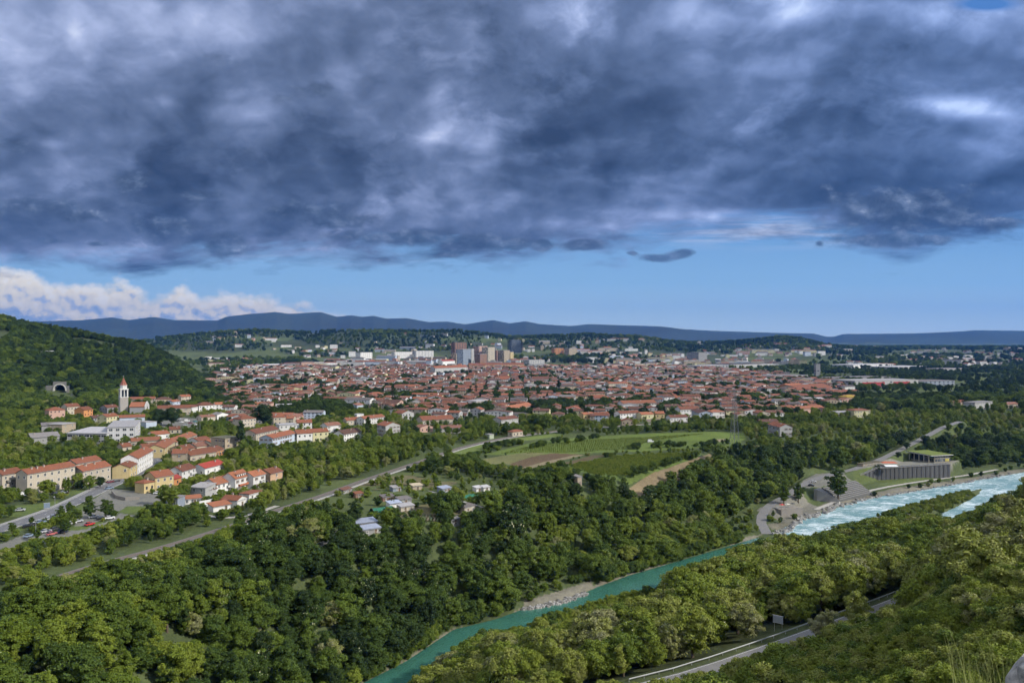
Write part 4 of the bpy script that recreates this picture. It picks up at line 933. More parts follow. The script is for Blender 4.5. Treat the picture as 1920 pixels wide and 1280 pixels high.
# ------------------------------------------------------------------ tunnel portal
def tunnel():
    x, y = W(112, 734); z = Hs(x, y)-.5; r = empty('tunnel_portal', (x, y, z), math.radians(12)); tag(r, 'arched concrete road tunnel mouth in the wooded hillside', 'tunnel portal'); occ_add(x, y, 18); [occ_add(x*(1-q/1000), y-q, 15) for q in (25, 50, 75, 100)]
    R0, R1 = 7.2, 8.6; n = 16; a = MB(); th = [math.pi*(i/n)*1.12-math.pi*.06 for i in range(n+1)]; cz = 3.0
    for i in range(n):
        p = [(math.cos(t)*R, cz+math.sin(t)*R) for t in (th[i], th[i+1]) for R in (R0, R1)]
        (a0, a1, b0, b1) = p; f = [(q[0], -1.2, q[1]) for q in (a0, a1, b1, b0)]; bk = [(q[0], 12 if k in (0,3) else 3, q[1]) for k, q in enumerate((a0, a1, b1, b0))]
        a.hexa(f, bk, 0, (.5,.49,.46))
    a.build('arch_ring', M_wall, r)
    a = MB(); a.box(-R1-9, -R1+.4, 0, 2, -2, 9, 0, (.17,.165,.155)); a.box(R1-.4, R1+3, 0, 2, -2, 8.5, 0, (.17,.165,.155))
    for i in range(n):
        p, q = [(math.cos(t)*R1, cz+math.sin(t)*R1) for t in (th[i], th[i+1])]
        if p[1] < 3: continue
        a.face([(p[0], .1, p[1]), (q[0], .1, q[1]), (q[0], .1, 14.5), (p[0], .1, 14.5)], 0, (.17,.165,.155))
    a.build('retaining_wall', M_wall, r)
    a = MB(); a.face([(math.cos(t)*R0*1.02, 11.5, cz+math.sin(t)*R0*1.02) for t in th], 1, (.01,.01,.01)); a.face([(-R0,-4,.6),(R0,-4,.6),(R0,12,.6),(-R0,12,.6)], 0, (.05,.05,.05)); a.build('tunnel_bore', [M_wall, simple('bore_shade', (.004,.004,.005))], r)  # near-black end cap painted in place of the unlit tunnel depth
tunnel()
# ------------------------------------------------------------------ pylons, lamps, signs
def pylon(px, py, h, w, label, name='lattice_pylon', arms=((.78,.16),(.88,.12),(.68,.13))):
    x, y = W(px, py); r = empty(name, (x, y, Hs(x, y)), .5); tag(r, label, 'pylon'); occ_add(x, y, 2); t = .10 if h > 30 else .07
    a = MB(); lv = [h*k for k in (0,.14,.27,.39,.5,.6,.7,.8,.9,1)]; wd = [w*(1-k*.9) if k < .6 else w*.42*(1.25-k*.75)/.8 for k in (0,.14,.27,.39,.5,.6,.7,.8,.9,1)]
    for i in range(len(lv)-1):
        c0 = [(sx*wd[i]/2, sy*wd[i]/2, lv[i]) for sx, sy in ((-1,-1),(1,-1),(1,1),(-1,1))]; c1 = [(sx*wd[i+1]/2, sy*wd[i+1]/2, lv[i+1]) for sx, sy in ((-1,-1),(1,-1),(1,1),(-1,1))]
        for k in range(4): a.tube(c0[k], c1[k], t*1.5, t*1.4, 4); a.tube(c0[k], c1[(k+1)%4], t*.7, t*.7, 3); a.tube(c0[(k+1)%4], c1[k], t*.7, t*.7, 3); a.tube(c1[k], c1[(k+1)%4], t*.7, t*.7, 3)
    a.build('mast', simple('dark_steel', (.13,.14,.15), .6, .4, .3), r)
    for q, l in arms:
        a = MB(); zz = h*q
        for s in (-1, 1):
            a.tube((s*w*.15, 0, zz), (s*h*l, 0, zz), t*1.2, t*.8, 4); a.tube((s*w*.15, 0, zz+h*.035), (s*h*l, 0, zz), t, t*.8, 4); a.tube((s*h*l, 0, zz), (s*h*l, 0, zz-h*.03), t*1.3, t*1.3, 5)
        a.build('crossarm', MATS['dark_steel'], r)
pylon(1377, 834, 43, 5.5, 'tall steel lattice pylon at the far corner of the green field')
pylon(134, 764, 17, 2.6, 'small pale lattice pylon below the tunnel mouth')
for i, (px, py, hp, lab) in enumerate([(67,1014,36,'white-topped lamp post in the lower car park'),(103,963,32,'lamp post on the verge between road and car park'),(375,812,30,'slim white lamp mast in front of the big terracotta-roofed village house'),(1531,875,9,'small white lamp post on the slope above the riverside car park')]):
    x, y = W(px, py); h = hp*y/F; r = empty('street_lamp', (x, y, Hs(x, y)), .3*i); tag(r, lab, 'street lamp')
    a = MB(); a.tube((0,0,-.3),(0,0,h),.11,.07,8); a.tube((0,0,h),(0,-1.0,h+.25),.06,.05,6); a.build('post', M_metal, r)
    a = MB(); a.box(-.22,.22,-1.7,-.9,h+.18,h+.36,0,(.75,.75,.75)); a.build('lamp_head', M_wall, r)
def sign(px, py, w, h, up, rz, label, col, z=None, posts=2):
    x, y = W(px, py) if z is None else z; r = empty('sign_board' , (x, y, Hs(x, y)), rz); tag(r, label, 'sign'); a = MB(); a.box(-w/2, w/2, -.06, .06, up, up+h, 0, col); p = a.build('panel', M_wall, r)
    a = MB(); a.box(-w/2-.08, w/2+.08, -.08, .08, up+h, up+h+.1, 0, (.5,.5,.5)); a.box(-w/2-.08, w/2+.08, -.08, .08, up-.1, up, 0, (.5,.5,.5)); a.build('rim', M_wall, p)
    for k in range(posts):
        q = -w*.38+w*.76*k/max(1, posts-1); a = MB(); a.tube((q,.14,-.5),(q,.14,up+h),.07,.07,6); a.build('post', M_metal, r)
sign(88, 955, 2.6, 2.4, .8, .5, 'blue-grey information board on legs at the roadside hedge', (.16,.22,.30), posts=3)
sign(0, 0, 2.7, 1.9, 2.2, -.6, 'grey-backed road sign board beyond the guardrail', (.30,.34,.40), z=(72.5,218.0))
for q in ((72.5,217,4.5),(71.3,213,4.5),(70,209,4),(74,221,3)): occ_add(*q)
def guardrail():
    pl = resample(smooth(RAIL_E, 1), 4.0); r = empty('guardrail', (pl[0][0], pl[0][1], 0)); tag(r, 'long galvanised steel guardrail along the near road', 'guardrail'); ox, oy = pl[0][0], pl[0][1]
    Z = H(np.array([p[0] for p in pl]), np.array([p[1] for p in pl])); A = offs(pl, -.1); B = offs(pl, .0); a = MB()
    for k in range(len(pl)-1):
        for z0, z1, o0, o1 in ((.45,.58,-.10,-.02),(.58,.66,-.02,-.02),(.66,.80,-.02,-.10)):
            q = []
            for kk, zz, oo in ((k,z0,o0),(k+1,z0,o0),(k+1,z1,o1),(k,z1,o1)):
                nrm = (B[kk][0]-A[kk][0])/.1, (B[kk][1]-A[kk][1])/.1
                q.append((pl[kk][0]-ox+nrm[0]*oo, pl[kk][1]-oy+nrm[1]*oo, Z[kk]+zz+.12))
            a.hexa(q, [(p[0]+nrm[0]*.03, p[1]+nrm[1]*.03, p[2]+.01) for p in q])
    a.build('rail', M_metal, r)
    pm = None
    for k in range(0, len(pl)):
        if pm is None: a = MB(); a.box(-.06,.06,-.09,.03,-.5,.85); o = a.build('post', M_metal, r); pm = o.data
        else: o = link(bpy.data.objects.new('post', pm)); o.parent = r
        o.location = (pl[k][0]-ox-.05, pl[k][1]-oy+.1, Z[k])
guardrail()
# ------------------------------------------------------------------ riverside centre
def centre():
    DK = (.055,.057,.065)
    def wall(name, pts, z0, z1, th, col, label):
        r = empty(name, (*pts[0], 0)); tag(r, label, 'retaining wall'); ox, oy = pts[0]; a = MB(); b = MB()
        A = offs(pts, 0); B = offs(pts, -th)
        for k in range(len(pts)-1):
            a.hexa([(A[k][0]-ox,A[k][1]-oy,z0),(A[k+1][0]-ox,A[k+1][1]-oy,z0),(B[k+1][0]-ox,B[k+1][1]-oy,z0),(B[k][0]-ox,B[k][1]-oy,z0)], [(A[k][0]-ox,A[k][1]-oy,z1[k]),(A[k+1][0]-ox,A[k+1][1]-oy,z1[k+1]),(B[k+1][0]-ox,B[k+1][1]-oy,z1[k+1]),(B[k][0]-ox,B[k][1]-oy,z1[k])], 0, col)
            L = math.dist(pts[k], pts[k+1]); n = int(L/1.5)
            for q in range(n+1):
                t = q/max(1, n); x = pts[k][0]+(pts[k+1][0]-pts[k][0])*t-ox; y = pts[k][1]+(pts[k+1][1]-pts[k][1])*t-oy; z = z1[k]+(z1[k+1]-z1[k])*t
                b.box(x-.05, x+.05, y-.05, y+.05, z0+1 if q % 3 == 0 else z, z+1.0, 0, (.2,.2,.2)); 
            for q in range(int(L/4)):
                t = (q+.5)/max(1, int(L/4)); x = pts[k][0]+(pts[k+1][0]-pts[k][0])*t-ox; y = pts[k][1]+(pts[k+1][1]-pts[k][1])*t-oy; z = z1[k]+(z1[k+1]-z1[k])*t
                a.box(x-.14, x+.14, y-.35, y+.3, z0, z-.4, 0, (.075,.075,.083))
            a.hexa([(A[k][0]-ox,A[k][1]-oy-.6,z1[k]-.5),(A[k+1][0]-ox,A[k+1][1]-oy-.6,z1[k+1]-.5),(A[k+1][0]-ox,A[k+1][1]-oy-.01,z1[k+1]-.5),(A[k][0]-ox,A[k][1]-oy-.01,z1[k]-.5)], [(A[k][0]-ox,A[k][1]-oy-.6,z1[k]+.1),(A[k+1][0]-ox,A[k+1][1]-oy-.6,z1[k+1]+.1),(A[k+1][0]-ox,A[k+1][1]-oy-.01,z1[k+1]+.1),(A[k][0]-ox,A[k][1]-oy-.01,z1[k]+.1)], 0, (.17,.165,.16))
            for hz in (.35,.7,1.0): b.tube((pts[k][0]-ox,pts[k][1]-oy,z1[k]+hz),(pts[k+1][0]-ox,pts[k+1][1]-oy,z1[k+1]+hz),.03,.03,4,0,(.2,.2,.2))
        a.build('wall', M_wall, r); b.build('railing', M_metal, r)
    wall('terrace_wall', [P(1641,899,-26.5),P(1690,896,-26.5),P(1740,893,-26.5),P(1782,890,-26.5)], -29, [-17.6]*4, 4.5, DK, 'long dark retaining wall below the riverside plaza')
    wall('terrace_wall', [P(1598,905,-26.5),P(1620,902,-26.5),P(1640.5,899,-26.5)], -29, [-22.5,-20.5,-17.8], 3.0, DK, 'sloping dark wall between grandstand and plaza')
    # building
    C = np.array(P(1752,867.5,-18)); u1 = np.array([.96,.28]); an = math.atan2(u1[1], u1[0]); r = empty('riverside_centre', (C[0], C[1], -18), an)
    tag(r, 'modern glass riverside centre under an overhanging grass roof', 'visitor centre'); occ_add(C[0]+4, C[1]+12, 15)
    L, D, h = 16, 25, 5.7
    a = MB(); a.box(.3, L-.3, .3, D, -1, h, 0, (.30,.27,.22)); a.build('wall', M_wall, r)
    a = MB()
    for z in (.8, 3.8):
        for k in range(6): a.box(1+k*2.6, 3.2+k*2.6, .18, .3, z, z+2.2, 1)
        for k in range(4): a.box(.18, .3, 1+k*2.2, 2.8+k*2.2, z, z+2.2, 1)
    a.box(L-5, L-1, .1, .17, .9, 2.9, 0, (.5,.42,.08)); a.build('glazing', [M_wall, M_win], r)
    a = MB(); a.box(.12,.2, 9.5, D-.2, .2, h-.6, 1); a.build('glazing', [M_wall, M_win], r)
    a = MB(); a.box(-.1,.1, 1.2, 6.5, 4.2, 6.0, 0, (.05,.35,.48)); a.build('blue_banner', M_wall, r)
    a = MB(); a.hexa([(-4.5,-1.6,h),(L+1.6,-1.6,h),(L+1.6,D+1,h),(-4.5,D+1,h)], [(-4.5,-1.6,h+.55),(L+1.6,-1.6,h+.55),(L+1.6,D+1,h+.55),(-4.5,D+1,h+.55)], 0, (.45,.44,.42)); ro = a.build('roof', M_wall, r)
    a = MB(); a.hexa([(-4,-1.1,h+.552),(L+1.1,-1.1,h+.552),(L+1.1,D+.6,h+.552),(-4,D+.6,h+.552)], [(-4,-1.1,h+.8),(L+1.1,-1.1,h+.8),(L+1.1,D+.6,h+.95),(-4,D+.6,h+.95)]); a.build('grass_layer', simple('roof_grass', (.12,.15,.03), .95, sc=.8), ro)
    for k in range(5): a = MB(); a.tube((-3.6, 2+k*5.2, -.2),(-3.6, 2+k*5.2, h),.28,.28,8,0,(.55,.5,.42)); a.build('column', M_wall, r)
    # parasol row, awning, long shed roof
    x, y = P(1667,875,-18); r = empty('market_parasol', (x, y, -18), -.1); tag(r, 'wide orange-red parasol on the plaza terrace', 'parasol'); occ_add(x, y, 6)
    a = MB(); e = [(-6,-2.6,3.3),(6,-2.6,3.3),(6,2.6,3.3),(-6,2.6,3.3)]; a.hexa(e, [(-3.5,0-.2,4.3),(3.5,-.2,4.3),(3.5,.2,4.3),(-3.5,.2,4.3)], 0, (.50,.11,.05)); a.build('canopy', M_wall, r)
    for q in (-3, 3): a = MB(); a.tube((q,0,0),(q,0,3.6),.06,.06); a.build('pole', M_metal, r)
    x, y = P(1670,879,-18); r = empty('awning', (x, y, -18), .05); tag(r, 'white fabric awning in front of the orange parasol', 'awning')
    a = MB(); a.hexa([(-5,-2.2,2.2),(5,-2.2,2.2),(5,1,3),(-5,1,3)], [(-5,-2.2,2.3),(5,-2.2,2.3),(5,1,3.1),(-5,1,3.1)], 0, (.78,.78,.78)); a.build('canopy', M_wall, r)
    for q in (-4.6, 4.6): a = MB(); a.tube((q,-2,0),(q,-2,2.25),.05,.05); a.build('pole', M_metal, r)
    house(None, None, 5, 3, 'flat', .2, 'tan', 'mossy', 'low café pavilion left of the parasol, built into the bank', 1, 6, world=(P(1618,877,-18), P(1652,872,-18)), cat='pavilion', bare=False, z=-18.2, chim=0, detail=True)
    # grandstand
    A = np.array(P(1540,913,-20)); B = np.array(P(1603,899,-20)); an = math.atan2(B[1]-A[1], B[0]-A[0]); Lg = np.linalg.norm(B-A); r = empty('grandstand', (A[0], A[1], -20), an)
    tag(r, 'concrete grandstand with rows of steps facing the rapids', 'grandstand')
    for k in range(9):
        a = MB(); a.box(0, Lg, -1.35*(k+1), -1.35*k-.01, -10, -.42-k*.82, 0, (.10,.10,.10)); a.box(0, Lg, -1.35*(k+1)-.02, -1.35*(k+1)+.45, -.42-k*.82, -.30-k*.82, 0, (.30,.29,.28)); a.build('seat_row', M_wall, r)
    a = MB(); a.hexa([(-9,-2,-9),(-.05,-13,-9),(-.05,.5,-9),(-9,.5,-9)], [(-9,-2,-.3),(-.05,-12.6,-6.8),(-.05,.5,-.3),(-9,.5,-.3)], 0, (.22,.22,.22)); a.build('side_wall', M_wall, r)
    # terrace by the rapids
    x, y = P(1477,951,-24); r = empty('river_terrace', (x, y, -24), .35); tag(r, 'small café terrace with timber rails above the rapids', 'terrace'); occ_add(x, y, 8)
    a = MB(); a.box(-8,8,-4,5,-5,-.2,0,(.24,.22,.2)); a.build('base', M_wall, r)
    a = MB()
    for k in range(7): a.box(-8+k*2.6,-7.85+k*2.6,-4,-3.85,-.2,1,0,(.35,.3,.24))
    for z in (.2,.6,1.0): a.box(-8,8,-4.05,-3.95,z,z+.09,0,(.4,.35,.28))
    a.build('railing', M_wall, r)
    for k, c in enumerate(((.55,.04,.04),(.6,.58,.5),(.05,.05,.06))):
        a = MB(); q = -4.5+k*4.2; a.hexa([(q-1.3,-1.3,2.1),(q+1.3,-1.3,2.1),(q+1.3,1.3,2.1),(q-1.3,1.3,2.1)], [(q-.05,-.05,2.7),(q+.05,-.05,2.7),(q+.05,.05,2.7),(q-.05,.05,2.7)], 0, c); a.tube((q,0,-.2),(q,0,2.6),.04,.04); a.build('parasol', M_wall, r)
centre()
# ------------------------------------------------------------------ garden sheds
SH = [((680,1004),(714,999),5,2.2,'grey','blue','lower light blue corrugated roof of the shed pair at the garden edge'),((669,993),(708,988),6,2.6,'grey','blue','upper light blue corrugated roof of the shed pair at the garden edge'),
 ((750,946),(772,943),5,2.4,'grey','grey','grey felt-roofed garden shed in the middle of the plots'),((731,953),(753,950),4,2.2,'white','blue','long low pale-roofed shed left of the cream one'),((752,959),(777,955),4,2.2,'cream','white','cream shed roof, front one of the three in the plots'),
 ((718,940),(740,937),4,2.1,'brown','grey','flat grey roof behind the three garden sheds'),((737,922),(753,920),4,2.1,'blue grey','pale grey','small blue-grey shed near the railway'),((774,919),(792,917),4,2.3,'tan','cream','small shed with cream roof near the railway'),
 ((829,924),(846,921),4,2.2,'blue grey','blue','bluish white shed beside the green nets'),((871,962),(892,959),5,3.0,'cream','grey','cream garden hut with a grey pyramid roof'),((893,922),(905,920),3,2,'white','white','left one of two tiny white shed roofs'),((907,921),(919,919),3,2,'white','white','right one of two tiny white shed roofs'),
 ((846,988),(862,985),4,2.2,'grey','pale grey','pale gable of a shed half hidden at the wood\'s edge'),((667,934),(681,932),3,2.2,'brown','orange','tiny orange-brown shed by the railway path'),((644,926),(660,922),3,2.0,'grey','pinkish','low rounded store beside the railway path'),((1083,912),(1091,911),4,4.6,'tan','grey','narrow ruined brick stack at the wood\'s edge below the orchard'),
 ((311,948),(333,950),5,4.0,'blue grey','pale grey','round-roofed glass pavilion at the junction')]
RC['cream'] = (.6,.52,.36)
for a, b, D, h, w, r, l in SH: house(a, b, D, h, 'hip' if 'hut' in l else 'shed', .6 if 'hut' not in l else 1.3, w, r, l, 1, cat='shed' if 'pavilion' not in l else 'pavilion', name='garden_shed' if 'pavilion' not in l else 'glass_pavilion', chim=0, side=False, winw=1.2 if 'pavilion' in l else .8, winh=2.6 if 'pavilion' in l else .8, oh=.3, detail=True)
for (a, b, w, l) in [((697,960),(735,955),5,'green netting over a garden bed left of the sheds'),((852,936),(905,930),6,'teal-green netting over beds right of the sheds')]:
    (x0,y0),(x1,y1) = W(*a), W(*b); mx, my, an, L = frame((x0,y0),(x1,y1)); mb = MB(); n = 9
    for i in range(n):
        t0, t1 = math.pi*i/n, math.pi*(i+1)/n
        mb.face([(-L/2, -math.cos(t0)*w/2, math.sin(t0)*1.8), (L/2, -math.cos(t0)*w/2, math.sin(t0)*1.8), (L/2, -math.cos(t1)*w/2, math.sin(t1)*1.8), (-L/2, -math.cos(t1)*w/2, math.sin(t1)*1.8)])
    r = empty('netting_tunnel', (mx, my, 0), an); tag(r, l, 'garden netting'); mb.build('netting', simple('green_net', (.025,.12,.07), .9), r)
    mb = MB()
    for k in range(6):
        x = -L/2+L*k/5; pts = [(x, -math.cos(math.pi*i/n)*(w/2+.05), math.sin(math.pi*i/n)*1.85) for i in range(n+1)]
        for p, q in zip(pts[:-1], pts[1:]): mb.tube(p, q, .03, .03, 4)
    mb.build('hoop', M_metal, r)
mb = MB()
for i in range(7):
    for (cx, cy) in ((800,968),(815,975),(770,1003)):
        x, y = W(cx, cy); a = x+(i-3)*1.5; mb.box(a-.35, a+.35, y-3.5, y+3.5, -.1, .35, 0, (.16,.14,.08) if i % 2 else (.07,.11,.03))
tag(mb.build('vegetable_beds', M_wall), 'rows of raised vegetable beds in the garden plots', 'vegetable beds', kind='stuff')
# walls and fences
def wallthing(name, pts, h, th, col, label, cat):
    o0 = W(*pts[0]); r = MB(); pp = [W(*p) for p in pts]; A = offs(pp, 0); B = offs(pp, -th)
    for k in range(len(pp)-1): r.hexa([(A[k][0]-o0[0],A[k][1]-o0[1],-.5),(A[k+1][0]-o0[0],A[k+1][1]-o0[1],-.5),(B[k+1][0]-o0[0],B[k+1][1]-o0[1],-.5),(B[k][0]-o0[0],B[k][1]-o0[1],-.5)], [(A[k][0]-o0[0],A[k][1]-o0[1],h),(A[k+1][0]-o0[0],A[k+1][1]-o0[1],h),(B[k+1][0]-o0[0],B[k+1][1]-o0[1],h),(B[k][0]-o0[0],B[k][1]-o0[1],h)], 0, col)
    tag(r.build(name, M_wall, None, (*o0, 0)), label, cat)
wallthing('boundary_wall', [(374,952),(395,948),(416,941)], 3.2, .4, (.68,.68,.66), 'high white boundary wall at the foot of the lower cluster', 'wall')
wallthing('curved_wall', [(209,925),(217,934),(235,938),(262,936)], 1.6, .4, (.24,.22,.2), 'curved stone wall round the hedge at the junction', 'wall')
wallthing('picket_fence', [(432,962),(447,958),(456,953)], 2.0, .15, (.09,.035,.035), 'dark red fence closing the garage yard', 'fence')
wallthing('trackside_wall', [(1212,791),(1235,790),(1262,789)], 2.6, .4, (.26,.2,.19), 'reddish garden wall where the railway enters the trees', 'wall')
# ------------------------------------------------------------------ cars
def car_meshes(v=0):
    prof = [(-2.1,.35),(-2.12,.75),(-1.95,.95),(-1.2,1.0),(1.35,1.0),(2.0,.9),(2.12,.65),(2.1,.35)] if v == 0 else [(-2.4,.35),(-2.45,1.3),(-2.3,1.35),(1.5,1.35),(2.1,1.1),(2.4,.8),(2.4,.35)]
    a = MB(); n = len(prof); w = .86 if v == 0 else .95
    a.hexa([(x, -w, z) for x, z in prof], [(x, w, z) for x, z in prof]); body = a
    cab = [(-1.75,.98),(-1.25,1.44),(.35,1.47),(1.15,.98)] if v == 0 else [(-2.35,1.33),(-2.3,2.1),(1.0,2.15),(1.75,1.33)]
    b = MB(); b.hexa([(x, -w*.92+(.1 if z > 1.2 else 0), z) for x, z in cab], [(x, w*.92-(.1 if z > 1.2 else 0), z) for x, z in cab])
    rf = MB(); x0, x1, z = (-1.2,.3,1.47) if v == 0 else (-2.32,.95,2.15); rf.box(x0, x1, -w*.8, w*.8, z-.03, z+.04)
    if v: rf.box(-2.36,.6,-w*.94,-w*.8,1.4,2.12); rf.box(-2.36,.6,w*.8,w*.94,1.4,2.12)
    wh = MB(); wh.tube((0,-.1,0),(0,.1,0),.32,.32,12)
    hl = MB(); hl.box(-.03,.03,-.18,.18,-.07,.07)
    def me(mb, nm):
        m = bpy.data.meshes.new(nm); m.from_pydata(mb.v, [], mb.f); return m
    return me(body,'body'), me(b,'cabin_glass'), me(rf,'roof'), me(wh,'wheel'), me(hl,'headlight')
CM = [car_meshes(0), car_meshes(1)]
M_tyre = simple('tyre_rubber', (.02,.02,.02)); M_lamp = simple('lamp_glass', (.6,.6,.58), .2)
CC = {'white':(.72,.72,.72),'silver':(.42,.43,.45),'dark grey':(.05,.05,.055),'navy':(.03,.04,.08),'red':(.45,.03,.03),'pink-red':(.42,.12,.12),'blue-grey':(.2,.26,.34),'maroon':(.16,.03,.04),'black':(.015,.015,.018),'teal':(.05,.2,.2),'dark blue':(.03,.06,.14)}
CARP = {}
def carpaint(c):
    if c not in CARP:
        m, nt, o = mat('car_paint'); b = pbsdf(nt, o, mixc(nt, noise(nt, geo(nt), 1.2, 3), CC[c], tuple(q*.85 for q in CC[c])), .28, spec=.5); b.inputs['Coat Weight'].default_value = .4; CARP[c] = m
    return CARP[c]
def car(px, py, c, hd, label, van=0, z=None):
    x, y = W(px, py) if z is None else P(px, py, z); zz = Hs(x, y)+.12; r = empty('parked_van' if van else 'parked_car', (x, y, zz), math.radians(hd)); tag(r, label, 'van' if van else 'car', 'parked cars')
    B, G, R, Wm, Hl = CM[van]
    for nm, me, m in (('body',B,carpaint(c)),('cabin_glass',G,M_win),('roof',R,carpaint(c))):
        q = me.copy(); q.materials.append(m); o = link(bpy.data.objects.new(nm, q)); o.parent = r
    if not Wm.materials: Wm.materials.append(M_tyre); Hl.materials.append(M_lamp)
    for sx in (-1.3, 1.35):
        for sy in (-.8,.8): o = link(bpy.data.objects.new('wheel', Wm)); o.parent = r; o.location = (sx, sy, .33)
    for sy in (-.6,.6): o = link(bpy.data.objects.new('headlight', Hl)); o.parent = r; o.location = (2.11 if not van else 2.4, sy, .68)
    CARS.append((x, y, zz))
CARS = []
for a in [(38,958,'silver',20,'silver car on the grass drive left of the blue-grey board'),(131,961,'silver',30,'silver car behind the two slim road trees'),(101,971,'white',30,'white car at the top of the kerbside row in the lower car park'),(93,975,'silver',30,'silver car second from top in the kerbside row'),
 (77,981,'blue-grey',30,'blue-grey car in the middle of the kerbside row'),(64,985,'dark grey',30,'dark grey car next to last in the kerbside row'),(52,989,'black',30,'black car at the bottom end of the kerbside row'),(133,983,'white',60,'white hatchback under the car-park tree'),(146,979,'silver',40,'silver car beside the white hatchback'),
 (168,985,'red',65,'bright red car alone on the grass edge'),(86,998,'silver',60,'silver car in the front parking row'),(97,1003,'pink-red',60,'pinkish red car in the front parking row'),(103,994,'dark grey',60,'dark grey car half hidden behind the pinkish red one'),(117,999,'navy',60,'navy car at the right end of the front row'),
 (54,1007,'blue-grey',80,'blue-grey car parked alone at the lower lane'),(206,973,'white',30,'white car right of the paired trees'),(190,974,'black',30,'black car under the right one of the paired trees'),(176,971,'silver',30,'silver car under the left one of the paired trees'),
 (205,917,'blue-grey',60,'blue-grey car driving on the main road by the hedge'),(218,903,'dark grey',60,'dark grey car below the small yellow house'),(206,905,'maroon',60,'maroon car at the end of the skylight block'),(296,926,'white',10,'white car in front of the bright yellow villa'),(337,953,'white',20,'white car beside the glass pavilion'),
 (120,925,'silver',60,'silver car behind the round tree at the long block'),(105,927,'dark grey',60,'dark grey car at the foot of the long block'),
 (333,790,'dark grey',70,'dark grey car at the left of the square'),(341,792,'white',70,'white car second from left in the square'),(357,794,'maroon',15,'maroon car right of the white van in the square'),(366,791,'teal',60,'teal car at the right edge of the square'),(348,798,'silver',20,'silver car at the front of the square'),(367,797,'white',60,'white car at the lower right of the square'),(338,786,'silver',70,'silver car at the back of the square'),
 (431,783,'dark blue',85,'dark blue car in the narrow street, lower one'),(429,776,'navy',85,'navy car in the narrow street, upper one')]: car(*a)
car(43,930,'white',30,'white van beside the long block\'s dark end wall',1); car(351,790,'white',20,'large white van in the middle of the square',1); car(300,796,'white',5,'white minibus left of the square',1)
car(1525,905,'white',-10,'white car on the riverside car park',0,-20); car(1521,911,'black',-30,'black car at the edge of the riverside car park',0,-20); car(1728,872,'white',10,'white car on the plaza before the glass centre',0,-18)
car(1220,829,'white',5,'white van standing alone in the green field',1)
# ------------------------------------------------------------------ rock and bank stones
def rock(x, y, z, r, seed, name, label, col=(.42,.40,.37), sq=.7):
    g = np.random.default_rng(seed); bm = __import__('bmesh').new(); __import__('bmesh').ops.create_icosphere(bm, subdivisions=4, radius=1)
    pl = g.normal(size=(14,3)); pl /= np.linalg.norm(pl, axis=1, keepdims=True); dd = g.uniform(.55,.9,14)
    for v in bm.verts:
        p = np.array(v.co); 
        for a, b in zip(pl, dd):
            t = p@a
            if t > b: p = p-a*(t-b)*.9
        q = p*(1+.05*math.sin(9*p[0]+seed)*math.sin(8*p[1])*math.cos(11*p[2])+.025*math.sin(23*p[0])*math.sin(27*p[2]+1)); v.co = Vector((q[0]*r, q[1]*r, q[2]*r*sq))
    me = bpy.data.meshes.new(name); bm.to_mesh(me); bm.free()
    m, nt, o = mat('limestone'); n = noise(nt, geo(nt), 3/r, 8, .7); vo = N(nt, 'ShaderNodeTexVoronoi', feature='DISTANCE_TO_EDGE', i={'Scale': 2.2/r}); nt.links.new(geo(nt), vo.inputs['Vector'])
    c = ramp(nt, n, [(.3, tuple(q*.35 for q in col)),(.5,col),(.7,tuple(min(1,q*1.5) for q in col))]); pbsdf(nt, o, c, .9, n, .8, .08*r); me.materials.append(m)
    ob = link(bpy.data.objects.new(name, me)); ob.location = (x, y, z); tag(ob, label, 'rock'); return ob
rock(4.62, 6.3, 76.98, .8, 5, 'limestone_boulder', 'pale cracked limestone rock in the bottom right corner of the view')
gr = MB()
def stones(path, n, w, z, s0, s1, seed):
    g = random.Random(seed)
    for k in range(n):
        t = g.random()*(len(path)-1); i = int(t); f = t-i; x = path[i][0]+(path[i+1][0]-path[i][0])*f+g.uniform(-w,w); y = path[i][1]+(path[i+1][1]-path[i][1])*f+g.uniform(-w,w)*.7
        s = g.uniform(s0, s1); c = g.uniform(.13,.36); zz = max(Hs(x, y), -30.1); b = [(x+s*math.cos(a)*g.uniform(.7,1.2), y+s*math.sin(a)*g.uniform(.7,1.2), zz-.3) for a in np.linspace(0,6.28,6,endpoint=False)]
        gr.hexa(b, [(x+(p[0]-x)*.55+g.uniform(-.2,.2)*s, y+(p[1]-y)*.55, zz+s*g.uniform(.4,.9)) for p in b], 0, (c, c*.97, c*.92))
stones(PL([(985,1142),(1020,1136),(1060,1128),(1100,1112)],-30), 190, 1.6, -29.5, .5, 1.3, 1)
stones(PL([(1455,1005),(1480,990),(1500,975),(1530,966),(1570,951),(1620,936)],-30), 160, 2.2, -29.3, .7, 2.2, 2)
stones(PL([(1620,936),(1700,923),(1800,906),(1900,888)],-30), 200, 1.6, -29.3, .6, 1.6, 3)
stones(PL([(1560,992),(1610,985),(1650,975),(1690,968)],-30), 130, 5, -29.3, .4, 1.1, 4)
tag(gr.build('bank_stones', M_wall), 'grey boulders and cobbles along the river banks', 'river stones', kind='stuff')
print('time before e', round(time.time()-_T0,1))
